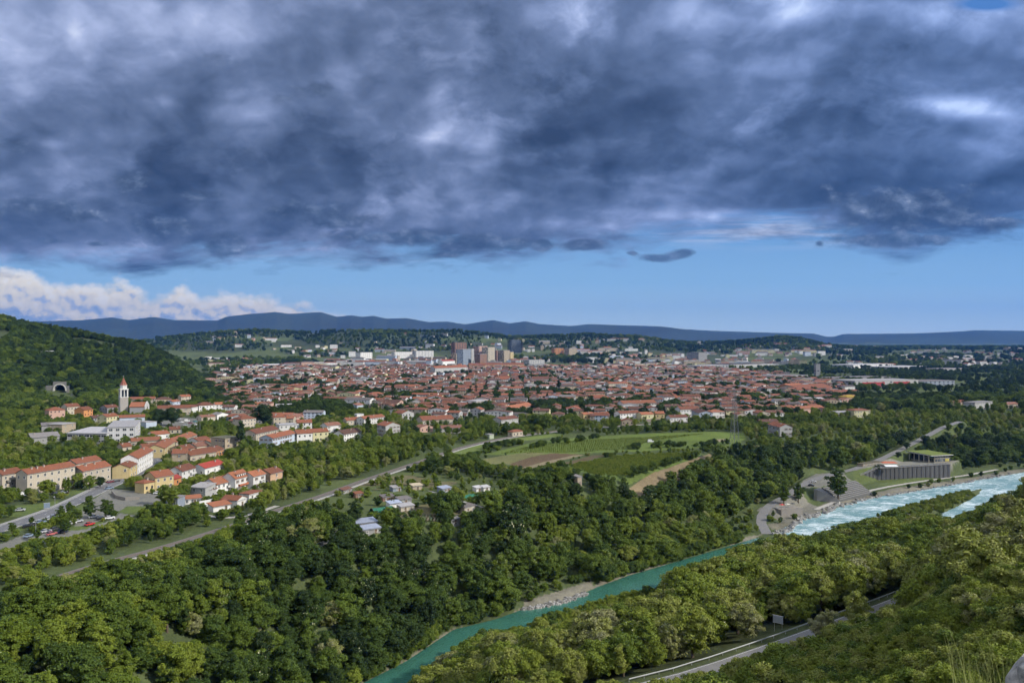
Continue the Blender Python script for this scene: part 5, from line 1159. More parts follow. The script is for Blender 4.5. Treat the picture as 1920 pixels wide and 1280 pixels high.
# ------------------------------------------------------------------ trees
GU = []   # points that stay visible: x, y(depth), z
def gp(px, py, z=0.0, extra=0.0): x, y = P(px, py, z); GU.append((px, py, y-extra))
def gline(l, z=0.0, step=9, ex=0.0):
    for (a, b), (c, d) in zip(l[:-1], l[1:]):
        n = max(1, int(math.hypot(c-a, d-b)/step))
        for k in range(n): gp(a+(c-a)*k/n, b+(d-b)*k/n, z, ex)
for x, y, z in FACES:
    GU.append((CX+F*x/y, HY+(CZ-z)*F/y, y))
for x, y, z in CARS: GU.append((CX+F*x/y, HY+(CZ-z-1)*F/y, y))
gline(MAINROAD[1:]); gline([(0,1030),(50,1008),(120,1003),(180,988),(225,968),(300,935)]); gline([(160,950),(250,930),(300,928)])
gline([(130,1075),(160,1066)]); gline([(215,1049),(330,1020)]); gline([(355,1010),(430,985)]); gline([(525,953),(720,886)]); gline([(760,876),(800,861)]); gline([(850,843),(1225,793)])
gline([(600,1026),(622,1012)])
RV = [(945,1176),(990,1152),(1060,1138),(1110,1118),(1140,1104),(1180,1092),(1240,1072),(1300,1055),(1370,1034)]
gp(715,1279,-30,20); gp(745,1266,-30,20); gp(765,1256,-30,20); gline(RV, -30, 7, 13); gline([(955,1186),(1000,1177),(1060,1158),(1130,1131),(1180,1119),(1240,1102),(1250,1086)], -30, 6, 2); gline([(985,1140),(1060,1128),(1120,1100)], -29.5, 6)
gline([(1480,990),(1540,985),(1600,975),(1680,950),(1740,925),(1800,912),(1915,892)], -30, 7); gline([(1470,998),(1530,1000),(1560,985)], -30, 7); gline([(1540,965),(1640,938),(1760,915)], -30, 7); gline([(1780,970),(1820,955),(1860,930),(1915,905)], -30, 7); gline([(1710,970),(1750,960),(1830,925)], -29, 7)
gline([(1440,999),(1424,974),(1440,948),(1475,930),(1505,908),(1545,895)], -25, 6); gline([(1512,905),(1560,895)], -20, 7); gline([(1540,925),(1560,920)], -25, 6); gline([(1600,928),(1720,903)], -28.5, 8); gline([(1640,890),(1780,882)], -22, 8); gline([(1700,860),(1782,865)], -14, 8); gline([(1600,880),(1650,862),(1690,842),(1730,822),(1765,803)], -12, 8); gline([(1610,905),(1680,897)], -27, 8)
for l, q in FIELDS[:9]:
    cx = sum(p[0] for p in l)/len(l); cy = sum(p[1] for p in l)/len(l)
    for p in l: gp(p[0]*.85+cx*.15, p[1]*.8+cy*.2); gp(p[0]*.5+cx*.5, p[1]*.5+cy*.5)
    xs_, ys_ = [p[0] for p in l], [p[1] for p in l]
    for qy in np.arange(min(ys_)+2, max(ys_), 4):
        for qx in np.arange(min(xs_), max(xs_), 9):
            if inpoly(np.array(qx), np.array(qy), np.array(l)): gp(qx, qy)
gline([(1230,815),(1380,815)]); gline([(1000,838),(1330,825)]); gline([(1120,870),(1290,853)]); gline([(1190,900),(1300,860)])
for z0, l in ((0.5,[(1300,1256),(1340,1246),(1390,1228)]),(2,[(1390,1228),(1440,1206),(1500,1180)]),(4,[(1640,1130),(1668,1119)])): gline(l, z0, 5); gline([(a, b-6) for a, b in l], z0, 5)
[GU.append((CX+F*(72.5+q)/218, HY+(80-z_)*F/218, 217)) for q in (-1.5,0,1.5) for z_ in (1.5,3,4.5)]; gp(1452,1168,4); gp(1464,1168,4); gline([(1300,1240),(1430,1190)], 1, 8); gline([(1230,1274),(1290,1258)], 0, 5)
for a, b in ((689,990),(760,948),(770,952),(740,948),(881,955),(745,918),(783,915),(836,920),(905,918),(715,955),(880,930),(800,965),(820,975),(760,1000),(700,985),(640,960),(690,955),(880,948),(855,978),(1087,900),(66,985),(66,1000),(103,945),(88,945),(110,722),(104,728),(118,728)): gp(a, b)
for q in range(0, 40): GU.append((1377, 735+q*2.4, 620))
for q in resample([p for p in ROADC if 60 < p[0] < 135], 2.5):
    if rnd.random() < (.12 if 82 < q[0] < 100 else .5): GU.append((CX+F*q[0]/q[1], HY+(CZ-q[2]-.3)*F/q[1], q[1]))
GU = np.array(GU)
print('guards', len(GU))
MAINA = np.array(main); ACCA = np.array(ACC)[:, :2]; ROADA = np.array(ROADC)[:, :2]; PROMA = np.array(PROM)[:, :2]
def zones(X, Y):
    """tree density 0..1, height scale, kind weights"""
    px = CX+F*X/Y; sd = dseg(X, Y, RIV, True); ins = inpoly(X, Y, RIV); near = inpoly(X, Y, NEARPOLY)
    d = np.ones(X.shape); h = np.full(X.shape, 9.5)
    d = np.where(ins, 0, d); d = np.where(sd < np.where((X > 8) & (X < 36), 4.5, .8), 0, d)
    for l, q in FIELDS: d = np.where(inpoly(X, Y, ZP(l)), 0, d)
    for w in PAVED+STREETLAWN: d = np.where(inpoly(X, Y, w), 0, d)
    for poly in (PLAZA, CPARK, LAWN): d = np.where(inpoly(X, Y, poly), 0, d); d = np.where(dseg(X, Y, poly, True) < 3, 0, d)
    for pl, r in ((MAINA, 8), (RAILA, 8.0), (ACCA, 5), (ROADA, 7.5), (PROMA, 4)): d = np.where(dseg(X, Y, pl) < r, 0, d)
    d = np.where((X > 150) & (sd < 22) & ~near, d*.25, d)
    g = inpoly(X, Y, GARDW); d = np.where(g, d*.42, d); h = np.where(g, 4.2, h)
    t = inpoly(X, Y, TOWNW); d = np.where(t, d*.38, d); h = np.where(t, 7.0, h)
    plat = ~near & (sd > 75) & (Y < 900); h = np.where(plat & ~g & ~t, 6.5, h)
    h = np.where(~near & (sd < 75), 10.0, h)
    h = np.where(near, np.clip(5.5+Y/300*7, 5, 12), h)
    k = inpoly(X, Y, np.array(PL([(0,850),(200,832),(235,850),(215,868),(140,865),(40,880),(0,885)]))); h = np.where(k, 6, h)
    g2 = inpoly(X, Y, np.array(PL([(270,985),(560,900),(740,845),(850,800),(700,830),(520,855),(470,880),(540,900),(470,945),(330,960),(180,990)]))); h = np.where(g2, 6.5, h)
    return d, h, near, plat, g, t
R_ = np.random.default_rng(5)
xs = []; step = 5.6
gy = np.arange(9, 1000, step); 
for y in gy:
    s = step if y < 560 else step*1.25
    if y < 120: s = 3.6
    x = np.arange(-.76*y-60, .76*y+60, s); xs.append(np.stack([x, np.full(len(x), y)], 1))
    if y < 120: xs.append(np.stack([x+1.8, np.full(len(x), y+2.8)], 1))
    if y < 330: xs.append(np.stack([x+s*.5, np.full(len(x), y+s*.5)], 1)[::2])
XY = np.concatenate(xs); XY += R_.uniform(-2.4, 2.4, XY.shape); X, Y = XY[:,0], np.maximum(XY[:,1], 8)
d, h, near, plat, gard, town = zones(X, Y)
bn = fbm(X, Y, 22, 3, 41); u = R_.random(len(X))
keep = (u < d*np.where(Y > 560, .85, .92)) & ((Y > 42) | (X/Y > .585)) & ~((bn > 1.25) & plat & ~gard)
X, Y, h, near, plat, gard, town, bn = [q[keep] for q in (X, Y, h, near, plat, gard, town, bn)]
Z = H(X, Y); h = h*R_.uniform(.5, 1.35, len(X))*np.where(R_.random(len(X)) < .08, 1.3, 1); h = np.where(near & (Y < 60), R_.uniform(1.2, 3, len(X)), np.where(near & (Y < 110), np.minimum(h, 6), h))
# bank bushes
sd0 = dseg(X, Y, RIV, True); h = np.where(near & (sd0 < 26) & (X < 130), R_.uniform(7.5, 12.5, len(X)), h); _px = CX+F*X/Y; h = np.where(near & (sd0 < 50) & (_px > 800) & (_px < 955) & (Y > 190), R_.uniform(8.5, 12.5, len(X)), h)
sd = dseg(X, Y, RIV, True); h = np.where((sd < 12) & ((X > 120) | ((X > 5) & (X < 36))), np.minimum(h, 5), h); h = np.where((sd < 22) & ~near & (X > 120), np.minimum(h, 4.5), h)
bu = gard | (h < 5.2)
acc = R_.random(len(X))
kind = np.where(bu & (acc < .7), 7, np.where(acc < .26, 0, np.where(acc < .48, 1, np.where(acc < .64, 2, np.where(acc < .87, 3, 4)))))
kind = np.where((kind == 4) & (Y > 650), 0, kind); kind = np.where(town & (acc < .22), 5, kind); kind = np.where(town & (acc > .985), 6, kind)
h = np.where(kind == 6, h*1.5, h); h = np.where(kind == 7, h*.85, h)
rad = np.array([TK[int(k)][2] for k in kind])/10*h
kind = np.where((Y < 150) & np.isin(kind, (0,1,2,3,4)), 8, np.where((Y < 150) & (kind == 7), 9, kind)); rad = np.array([TK[int(k)][2] for k in kind])/10*h
ok = np.ones(len(X), bool)
# ground height limits near the lens: nothing may rise out of the foreground slope into the view of the plain
PX = CX+F*X/Y; RP = rad/Y*F*.82; TOPY = HY+(CZ-(Z+h*.97))*F/Y; BOTY = HY+(CZ-(Z+h*.12))*F/Y
NOMIN = np.zeros(len(X), bool)
lo = np.interp(PX, [960,1200,1300,1420,1500,1560,1640,1720,1790,1850,1890,1930,2100],[1280,1150,1190,1160,1110,1080,1040,1010,985,955,925,905,880])
for i in range(len(X)):
    m = (GU[:,2] > Y[i]+1.0) & (np.abs(GU[:,0]-PX[i]) < RP[i]) & (GU[:,1] > TOPY[i]) & (GU[:,1] < BOTY[i])
    if m.any():
        # try a lower plant whose top stays below everything that must be seen
        need = GU[m,1].max(); hh = CZ-(need-HY)/F*Y[i]-Z[i]
        if hh > 1.6 and Y[i] < 620 and hh < h[i]:
            f = hh/h[i]; h[i] = hh; rad[i] *= max(f, .3); RP[i] *= f; kind[i] = (7 if Y[i] > 150 else 9) if hh < 5 else kind[i]; 
            if hh < 5: rad[i] = TK[7][2]/10*hh
        else: ok[i] = False
sel = near & (Y < 200) & (TOPY < lo); 
for i in np.where(sel)[0]:
    hh = CZ-(lo[i]-HY)/F*Y[i]-Z[i]
    if hh < 1.0: ok[i] = False
    else: h[i] = min(h[i], hh)
for i in range(len(X)):
    if ok[i] and Y[i] < 1000 and occ_hit(X[i], Y[i], rad[i]*.45+.6): ok[i] = False
X, Y, Z, h, kind, near, plat, gard, town, bn = [q[ok] for q in (X, Y, Z, h, kind, near, plat, gard, town, bn)]
print('near trees', len(X))
tone = .36+.15*np.clip(fbm(X, Y, 38, 3, 51), -1, 1)+R_.normal(0, .15, len(X))+np.where(near, .30, 0)+np.where(plat & ~town, .18, 0)+np.where((~near) & (~plat), -.03, 0)+np.where(town, -.14, 0)
tone = np.where(near & (X < 120) & (R_.random(len(X)) < .30), .84, tone); tone = np.where(R_.random(len(X)) < .03, .93, tone); tone = np.where(kind == 5, .04, np.where(kind == 6, .02, tone)); tone = np.clip(tone, .0, .97)
# hand-placed trees (px, py of the foot, height in px, kind, tone, label)
HT = [(55,975,0,0,0,''),]
HAND = [(1572,938,66,3,.30,'tall dull green tree standing in front of the grandstand'),(1470,946,42,3,.35,'slim tree left of the café terrace'),(1497,942,40,3,.33,'slim tree right of the café terrace'),
 (115,973,28,3,.28,'left one of two slim trees on the road verge'),(130,966,28,3,.30,'right one of two slim trees on the road verge'),(170,972,34,1,.25,'left one of the paired dark trees by the car park'),(198,972,38,1,.28,'right one of the paired dark trees by the car park'),
 (70,1013,24,1,.30,'round tree beside the white-topped lamp post'),(121,1001,30,1,.22,'dark round tree in the middle of the lower car park'),(145,978,24,0,.40,'small tree with reddish tips between the parked cars'),(128,925,34,5,.42,'pointed green tree in front of the long cream block'),
 (168,918,28,0,.5,'bright round tree before the skylight block'),(152,918,20,2,.1,'dark bush-like tree at the left of the bright round one'),(188,914,22,2,.02,'dark purple-leaved tree before the skylight block'),(298,798,34,2,.08,'left one of two big dark trees in the church square'),(322,798,36,2,.10,'right one of two big dark trees in the church square'),
 (452,848,66,5,.08,'large dark conifer beside the tall cream villa'),(690,822,46,5,.12,'spreading cedar between the white houses'),(494,800,44,2,.06,'broad very dark tree right of the tall cream villa'),(893,742,26,6,.02,'left one of the lone cypress pair'),(934,742,34,6,.02,'right one of the lone cypress pair, the taller'),
 (737,765,50,6,.03,'dark cypress at the right end of the dark grove'),(1048,735,26,5,.04,'black-green fir in the upper town'),(1618,760,30,5,.03,'dark fir beside the vivid yellow building'),(1026,756,22,5,.05,'dark fir behind the orange-roofed hall'),(490,965,46,3,.62,'grey-green willow at the end of the lower lane'),
 (1160,780,22,2,.3,'round tree above the tan gable'),(1020,808,34,2,.42,'broad green tree beside the railway, right of the hut'),(1002,806,32,2,.36,'broad tree directly right of the station hut'),(945,812,20,2,.12,'dark bush tree left of the station hut'),(60,985,18,1,.3,'young tree by the road at the left edge'),(22,1000,22,1,.34,'young tree on the verge at the left edge'),
 (1645,885,12,7,.1,'small round shrub by the pavilion'),(1700,842,14,2,.08,'small dark round tree left of the grass roof'),(1736,835,20,2,.06,'dark round tree behind the grass roof'),(1685,858,12,2,.08,'small tree on the ramp before the grass roof')]
CROWNS = []
GRP = {}
def tree_label(i, px, py, hh, k, tn, nr):
    t = 'very dark green' if tn < .15 else 'dark green' if tn < .3 else 'mid-green' if tn < .5 else 'bright green' if tn < .72 else 'yellow-green' if tn < .88 else 'silvery'
    if nr: reg = 'on the near slope below the guardrail road' if py > 1140 else 'on the near bank beside the turquoise river' if px < 1400 else 'on the near slope before the rapids'
    elif px < 640: reg = 'in the wood below the railway at lower left'
    else: reg = 'in the dark riverside wood below the gardens'
    z = 'tall' if hh > 11 else 'medium' if hh > 7 else 'low'
    key = '%s %s %s %s' % (z, t, TKIND[k], reg); GRP[key] = GRP.get(key, 0)+1; return key
for (px, py, hp, k, tn, lab) in HAND:
    if px == 1572: x, y = P(px, py, -27.5)
    else: x, y = W(px, py)
    e, c = plant(x, y, Hs(x, y) if px != 1572 else -27.5, k, hp*y/F, tn, rnd.uniform(0, 6)); tag(e, lab, TKIND[k]); CROWNS.append((k, c))
px = CX+F*X/Y; vis = (np.abs(px-960) < 960+30) & (HY+(CZ-Z-h)*F/Y < 1275)
size = h/Y*vis
order = np.argsort(-size)[:300-len(HAND)-2]
ind = np.zeros(len(X), bool); ind[order] = True
for i in order:
    k = int(kind[i]); e, c = plant(X[i], Y[i], Z[i]-.15, k, h[i], tone[i], R_.uniform(0, 6.28), R_.uniform(.9, 1.15))
    py = HY+(CZ-Z[i]-h[i]*.6)*F/Y[i]; lab = tree_label(i, px[i], py, h[i], k, tone[i], near[i]); tag(e, lab, TKIND[k], lab+' group' if False else None); e['group'] = lab.replace(TKIND[k], TKIND[k]+('es' if k == 7 else 's')); CROWNS.append((k, c))
PROTO = {}
for k, c in CROWNS: PROTO.setdefault(k, c)
for k in range(10):
    if k not in PROTO:
        e, c = plant(*P(900+k*9, 1000, 0), 0, k, 6, .3, 0); tag(e, 'small %s in the riverside wood' % TKIND[k], TKIND[k]); PROTO[k] = c
rest = ~ind
def rows(m): return np.stack([X[m], Y[m], Z[m]-.15, h[m]/10, R_.uniform(0, 6.28, m.sum()), tone[m]], 1)
scatter('riverside_woodland', 'dense leafy woodland along the river and round the fields', 'woodland', [PROTO[0], PROTO[1], PROTO[2]], rows(rest & np.isin(kind, (0,1,2))))
scatter('slender_woodland', 'narrow and cream-blossoming trees mixed through the woods', 'woodland', [PROTO[3], PROTO[4]], rows(rest & np.isin(kind, (3,4))))
scatter('foreground_trees', 'young trees covering the steep slope below the viewpoint', 'woodland', [PROTO[8]], rows(rest & (kind == 8)))
scatter('foreground_scrub', 'scrub on the steep slope below the viewpoint', 'scrub', [PROTO[9]], rows(rest & (kind == 9)))
scatter('undergrowth', 'bushes and scrub filling banks, gardens and trackside', 'undergrowth', [PROTO[7]], rows(rest & (kind == 7)))
scatter('town_conifers', 'dark conifers and cypresses scattered among the houses', 'trees', [PROTO[5]], rows(rest & np.isin(kind, (5,6))))
# far woods: hill on the left, wooded hills, plain hedgerows, right woods
T = []
def far_scatter(n, px0, px1, y0, y1, dens, sc, tn):
    uu = R_.uniform((px0-CX)/F, (px1-CX)/F, n); yy = np.sqrt(R_.uniform(y0*y0, y1*y1, n)); xx = uu*yy; zz = H(xx, yy); ppx = CX+F*uu
    m = dens(xx, yy, zz, ppx, HY+(CZ-zz)*F/yy); m &= R_.random(n) < 1
    xx, yy, zz = xx[m], yy[m], zz[m]; ss = R_.uniform(sc[0], sc[1], len(xx))
    t = np.clip(tn+.22*fbm(xx, yy, 120, 3, 61)+R_.normal(0, .16, len(xx)), 0, .9)
    b = np.array([not occ_hit(a, c, 2+s*3) for a, c, s in zip(xx, yy, ss)]) if len(xx) else np.zeros(0, bool)
    T.append(np.stack([xx, yy, zz-1, ss, R_.uniform(0, 6.28, len(xx)), t], 1)[b])
far_scatter(15000, -330, 470, 880, 1750, lambda x,y,z,px,py: ((z > 2) | (px < 215) | ((px < 400) & (y > 1080))) & ~((fbm(x,y,70,3,71) > .95)), (.5, 1.6), .25)
far_scatter(16000, 380, 2050, 1000, 2600, lambda x,y,z,px,py: (~inpoly(px, py, TOWNA)) & (dseg(x, y, RIV, True) > 12) & ~inpoly(x, y, RIV) & ((fbm(x,y,60,3,72) > np.where(px > 1450, -.3, .0))) & (dseg(x, y, RAILA) > 8) & (py < 800) & ((px > 1500) | (py < 700) | (px < 640)), (.6, 1.25), .2)
far_scatter(6500, 1380, 2050, 620, 1100, lambda x,y,z,px,py: (dseg(x, y, RIV, True) > 25) & ~inpoly(x, y, RIV) & (y > 1000-.0*px) & (dseg(x, y, ACCA) > 8), (.8, 1.4), .2)
far_scatter(26000, 240, 1700, 2600, 7000, lambda x,y,z,px,py: ((z > 34) & (fbm(x,y,160,4,22) < .55)) | ((z <= 34) & (fbm(x,y,200,3,74) > .35)), (1.1, 2.3), .26)
far_scatter(9000, 1450, 2050, 2400, 9000, lambda x,y,z,px,py: (fbm(x,y,220,3,75) > .0), (1.2, 2.6), .24)
T = np.concatenate(T)
scatter('far_woods', 'far woods and hedgerows on the hills and the plain', 'woodland', [PROTO[0], PROTO[2], PROTO[1]], T)
print('far trees', len(T))
# town greenery between the far roofs
g = []
for _ in range(9000):
    py = 686+95*rnd.random(); ppx = rnd.uniform(385, 1620); y = CZ*F/(py-HY); x = (ppx-CX)/F*y
    if not inpoly(np.array(ppx), np.array(py), TOWNA): continue
    q = float(fbm(np.array(x), np.array(y), 45, 3, 31))
    if q < (.58 if ppx > 620 else .3) and rnd.random() < .2: continue
    if occ_hit(x, y, 1.5): continue
    occ_add(x, y, 1.5); g.append((x, y, 0, rnd.uniform(.5, 1.1), rnd.uniform(0, 6), min(.5, max(.02, rnd.gauss(.17, .1)))))
scatter('town_trees', 'garden trees and bushes between the town roofs', 'trees', [PROTO[0], PROTO[2], PROTO[7]], g)
# vineyard and orchard rows
v = []
def vrows(poly, ang, sp, st, s0, s1, t0):
    w = ZP(poly); cx, cy = w.mean(0); ca, sa = math.cos(ang), math.sin(ang); R = 260
    for r in np.arange(-R, R, sp):
        t = np.arange(-R, R, st); x = cx+t*ca-r*sa; y = cy+t*sa+r*ca; m = inpoly(x, y, w)
        for a, b in zip(x[m], y[m]): v.append((a+rnd.uniform(-.3,.3), b+rnd.uniform(-.3,.3), Hs(a, b)-.1 if False else -.05, rnd.uniform(s0, s1), rnd.uniform(0, 6), min(.9, max(.1, rnd.gauss(t0, .07)))))
vrows([(985,838),(1080,826),(1230,818),(1330,812),(1215,828),(1190,842),(1060,849),(940,850)], .28, 4.2, 1.5, .06, .10, .66)
vrows([(1064,873),(1172,853),(1315,848),(1300,856),(1226,878),(1175,893),(1113,891),(1075,878)], .62, 3.8, 1.4, .09, .19, .66)
scatter('vine_rows', 'rows of low vines and young fruit trees in the fields', 'vineyard', [PROTO[7]], v)
hd = []
for (a, b, c, d_, n) in [(985,843,1060,826,16),(1060,832,1130,820,14),(1180,842,1290,837,22),(1300,838,1370,832,12),(905,842,980,832,40),(1235,806,1440,800,70),(1120,812,1200,806,26),(1180,893,1300,857,34)]:
    for k in range(n):
        t = rnd.random(); x, y = P(a+(c-a)*t, b+(d_-b)*t); hd.append((x+rnd.uniform(-2,2), y+rnd.uniform(-3,3), -.1, rnd.uniform(.28,.55), rnd.uniform(0,6), rnd.uniform(.15,.5)))
scatter('field_hedges', 'bushy hedges between the railway and the fields', 'hedges', [PROTO[7], PROTO[0]], hd)
bb = []
for pl, sgn in ((FAR, 1), (NEAR, -1)):
    q = resample([p for p in pl if 150 < p[1] < 700 and p[0] < 600], 1.7)
    for a, c in zip(q[:-1], q[1:]):
        x, y = a; ppx = CX+F*x/y
        if sgn > 0 and (968 < ppx < 1125 or ppx > 1395): continue
        if sgn < 0 and ppx > 1500: continue
        L = math.hypot(c[0]-x, c[1]-y)+1e-6; nx, ny = -(c[1]-y)/L*sgn, (c[0]-x)/L*sgn
        for k in range(2):
            o = rnd.uniform(.3, 4.5); X_, Y_ = x+nx*o+rnd.uniform(-.8,.8), y+ny*o; bb.append((X_, Y_, Hs(X_, Y_)-.3, rnd.uniform(.25,.62), rnd.uniform(0,6), min(.85, max(.05, rnd.gauss(.4 if sgn > 0 else .6, .15)))))
scatter('bank_bushes', 'bushes overhanging the water along the river banks', 'bushes', [PROTO[7], PROTO[0]], bb)
il = []
for _ in range(3000):
    x = rnd.uniform(210, 330); y = rnd.uniform(480, 620)
    if inpoly(np.array(x), np.array(y), ISL) and (x > 232 or rnd.random() < .1): il.append((x, y, Hs(x, y)-.1, rnd.uniform(.12,.30), rnd.uniform(0,6), rnd.uniform(.5,.85)))
scatter('island_scrub', 'low willow scrub covering the gravel island in the rapids', 'scrub', [PROTO[7]], il)
# tall grass in the corner
mb = MB(); g = random.Random(9)
def gmat(): return simple('dry_grass_blades', (.16,.18,.05), .8)
for _ in range(420):
    y = g.uniform(8, 14); ppx = g.gauss(1855, 34); x = (ppx-CX)/F*y; z = max(Hs(x, y), 0)-.05; L = g.uniform(.35, .95); a = g.uniform(0, 6.28); b = g.uniform(.05,.35)*L; w = .006
    p = [(x+math.cos(a)*b*t*t, y+math.sin(a)*b*t*t, z+L*t) for t in (0,.35,.7,1)]
    for i in range(3):
        w0 = w*(1-i/3.2); w1 = w*(1-(i+1)/3.2); c = math.cos(a+1.57), math.sin(a+1.57)
        mb.face([(p[i][0]-c[0]*w0, p[i][1]-c[1]*w0, p[i][2]), (p[i][0]+c[0]*w0, p[i][1]+c[1]*w0, p[i][2]), (p[i+1][0]+c[0]*w1, p[i+1][1]+c[1]*w1, p[i+1][2]), (p[i+1][0]-c[0]*w1, p[i+1][1]-c[1]*w1, p[i+1][2])])
tag(mb.build('tall_grass', gmat()), 'dry grass stalks beside the pale rock', 'grass', kind='stuff')
print('time before f', round(time.time()-_T0,1))
# ------------------------------------------------------------------ sky, light, air, camera
SUN = Vector((.84,-.30,.56)).normalized()
el = math.asin(SUN.z); az = math.atan2(SUN.x, SUN.y)
w = bpy.data.worlds.new('World'); S.world = w; w.use_nodes = True; nt = w.node_tree; nt.nodes.clear()
out = nt.nodes.new('ShaderNodeOutputWorld'); bg = nt.nodes.new('ShaderNodeBackground'); nt.links.new(bg.outputs[0], out.inputs[0]); bg.inputs[1].default_value = .1
sky = N(nt, 'ShaderNodeTexSky', sky_type='NISHITA', sun_disc=False, sun_elevation=el, sun_rotation=az); sky.air_density = 1.0; sky.dust_density = .4; sky.ozone_density = 2.5
tc = nt.nodes.new('ShaderNodeTexCoord').outputs['Generated']; sx = N(nt, 'ShaderNodeSeparateXYZ'); nt.links.new(tc, sx.inputs[0]); dx, dy, dz = sx.outputs
yy = mth(nt, 'MAXIMUM', dy, .12); u = mth(nt, 'DIVIDE', dx, yy); v = mth(nt, 'DIVIDE', dz, yy)
def comb(a, b, c=0.0):
    n = N(nt, 'ShaderNodeCombineXYZ')
    for k, q in enumerate((a, b, c)):
        if hasattr(q, 'links'): nt.links.new(q, n.inputs[k])
        else: n.inputs[k].default_value = q
    return n.outputs[0]
zc = mth(nt, 'MULTIPLY', mth(nt, 'ADD', mth(nt, 'MAXIMUM', dz, 0.0), .48), .62)
Pv = comb(mth(nt, 'DIVIDE', dx, zc), mth(nt, 'DIVIDE', dy, zc))
def shift(vec, d):
    m = N(nt, 'ShaderNodeVectorMath', operation='ADD'); nt.links.new(vec, m.inputs[0]); m.inputs[1].default_value = d; return m.outputs[0]
wn = noise(nt, Pv, 3.0, 4, .55, 0, 1); wm = N(nt, 'ShaderNodeVectorMath', operation='MULTIPLY_ADD'); nt.links.new(wn, wm.inputs[0]); wm.inputs[1].default_value = (.13,.13,0); nt.links.new(Pv, wm.inputs[2]); Pw = wm.outputs[0]
def puffy(vec):
    vo = N(nt, 'ShaderNodeTexVoronoi', feature='F1', i={'Scale': 2.6, 'Detail': 2.0, 'Roughness': .5, 'Lacunarity': 2.3}); nt.links.new(vec, vo.inputs['Vector'])
    return mth(nt, 'ADD', mth(nt, 'MULTIPLY', vo.outputs['Distance'], .30), mth(nt, 'MULTIPLY', noise(nt, vec, 1.35, 10, .56, 0), 1.0))
nA = puffy(Pw); nB = puffy(shift(Pw, (.05,.04,0)))
nF = noise(nt, Pw, 1.3, 3, .5, 0)
r1 = noise(nt, Pw, 3.6, 8, .53, 0); r2 = noise(nt, shift(Pw, (.03,.026,0)), 3.6, 8, .53, 0)
def gauss(px, py, rx, ry, amp):
    a = mth(nt, 'MULTIPLY', mth(nt, 'SUBTRACT', u, (px-CX)/F), F/rx); b = mth(nt, 'MULTIPLY', mth(nt, 'SUBTRACT', v, (HY-py)/F), F/ry)
    q = mth(nt, 'ADD', mth(nt, 'MULTIPLY', a, a), mth(nt, 'MULTIPLY', b, b)); return mth(nt, 'MULTIPLY', mth(nt, 'POWER', 2.71828, mth(nt, 'MULTIPLY', q, -1.0)), amp)
BL = [(40,70,260,130,.34),(330,40,160,60,.20),(480,60,70,40,.16),(260,170,200,60,-.02),(170,215,220,50,-.10),(620,70,120,40,-.08),(900,60,260,60,.02),(1030,22,110,44,.26),(1190,110,140,60,.07),(1310,24,70,40,.22),(1480,20,60,40,.18),(1700,14,300,34,.40),(1560,90,260,80,.16),(1870,60,120,60,.12),
 (1790,198,90,20,.40),(1860,215,70,14,.20),(1450,190,130,50,.08),(1860,300,90,30,.10),(640,250,500,60,-.04),(700,320,520,60,-.07),(800,262,50,26,.20),(905,270,40,22,.16),(620,115,60,20,-.05),(310,190,36,14,.20),(100,270,30,10,.15),(1500,330,420,70,-.12),(1400,240,200,60,-.07),(1720,400,230,50,-.16),(200,474,240,20,.26),(620,470,130,16,.16),(1360,404,220,14,.2),(1080,424,220,16,.14),(1050,330,500,50,-.05),(0,380,200,60,-.07),(560,180,60,30,-.06),(450,210,60,20,.12),(700,140,260,40,.03)]
B = None
for b in BL: q = gauss(*b); B = q if B is None else mth(nt, 'ADD', B, q)
rel = mth(nt, 'MULTIPLY', mth(nt, 'SUBTRACT', nB, nA), 1.0)
Bv = mth(nt, 'ADD', mth(nt, 'ADD', .42, B), rel); Bv = mth(nt, 'ADD', Bv, mth(nt, 'MULTIPLY', mth(nt, 'SUBTRACT', nA, .62), -.48)); Bv = mth(nt, 'ADD', Bv, mth(nt, 'MULTIPLY', mth(nt, 'SUBTRACT', nF, .5), -.42))
Bv = mth(nt, 'ADD', Bv, mth(nt, 'MULTIPLY', mth(nt, 'MAXIMUM', mth(nt, 'SUBTRACT', dz, .42), 0.0), 1.2)); Bv = mth(nt, 'ADD', Bv, mth(nt, 'MULTIPLY', mth(nt, 'MAXIMUM', mth(nt, 'SUBTRACT', .3, dy), 0.0), .5), clamp=True)  # extra sky brightness overhead and behind the camera, added for ambient fill
nE2 = ramp(nt, noise(nt, shift(Pw, (3.1,1.7,0)), 1.3, 10, .6, 0), [(.47,(0,0,0)),(.51,(1,1,1))]); nK = noise(nt, Pw, 11.0, 5, .6, 0)
Bv = mth(nt, 'ADD', Bv, mth(nt, 'ADD', mth(nt, 'MULTIPLY', mth(nt, 'SUBTRACT', nE2, .5), .13), mth(nt, 'MULTIPLY', mth(nt, 'SUBTRACT', nK, .5), .10)), clamp=False); Bv = mth(nt, 'ADD', Bv, mth(nt, 'MULTIPLY', mth(nt, 'SUBTRACT', r2, r1), .7), clamp=True)
ccol = ramp(nt, Bv, [(0,(.034,.050,.090)),(.2,(.066,.094,.163)),(.4,(.124,.168,.282)),(.56,(.22,.28,.45)),(.72,(.38,.45,.67)),(.86,(.70,.76,.92)),(1,(1.0,1.0,1.0))])
# bluer to the right
rt = mth(nt, 'MULTIPLY', mth(nt, 'ADD', u, .1), 1.6, clamp=True); ccol = mixc(nt, mth(nt, 'MULTIPLY', rt, .75), ccol, mixc(nt, 1.0, ccol, (.80,.97,1.16), 'MULTIPLY'))
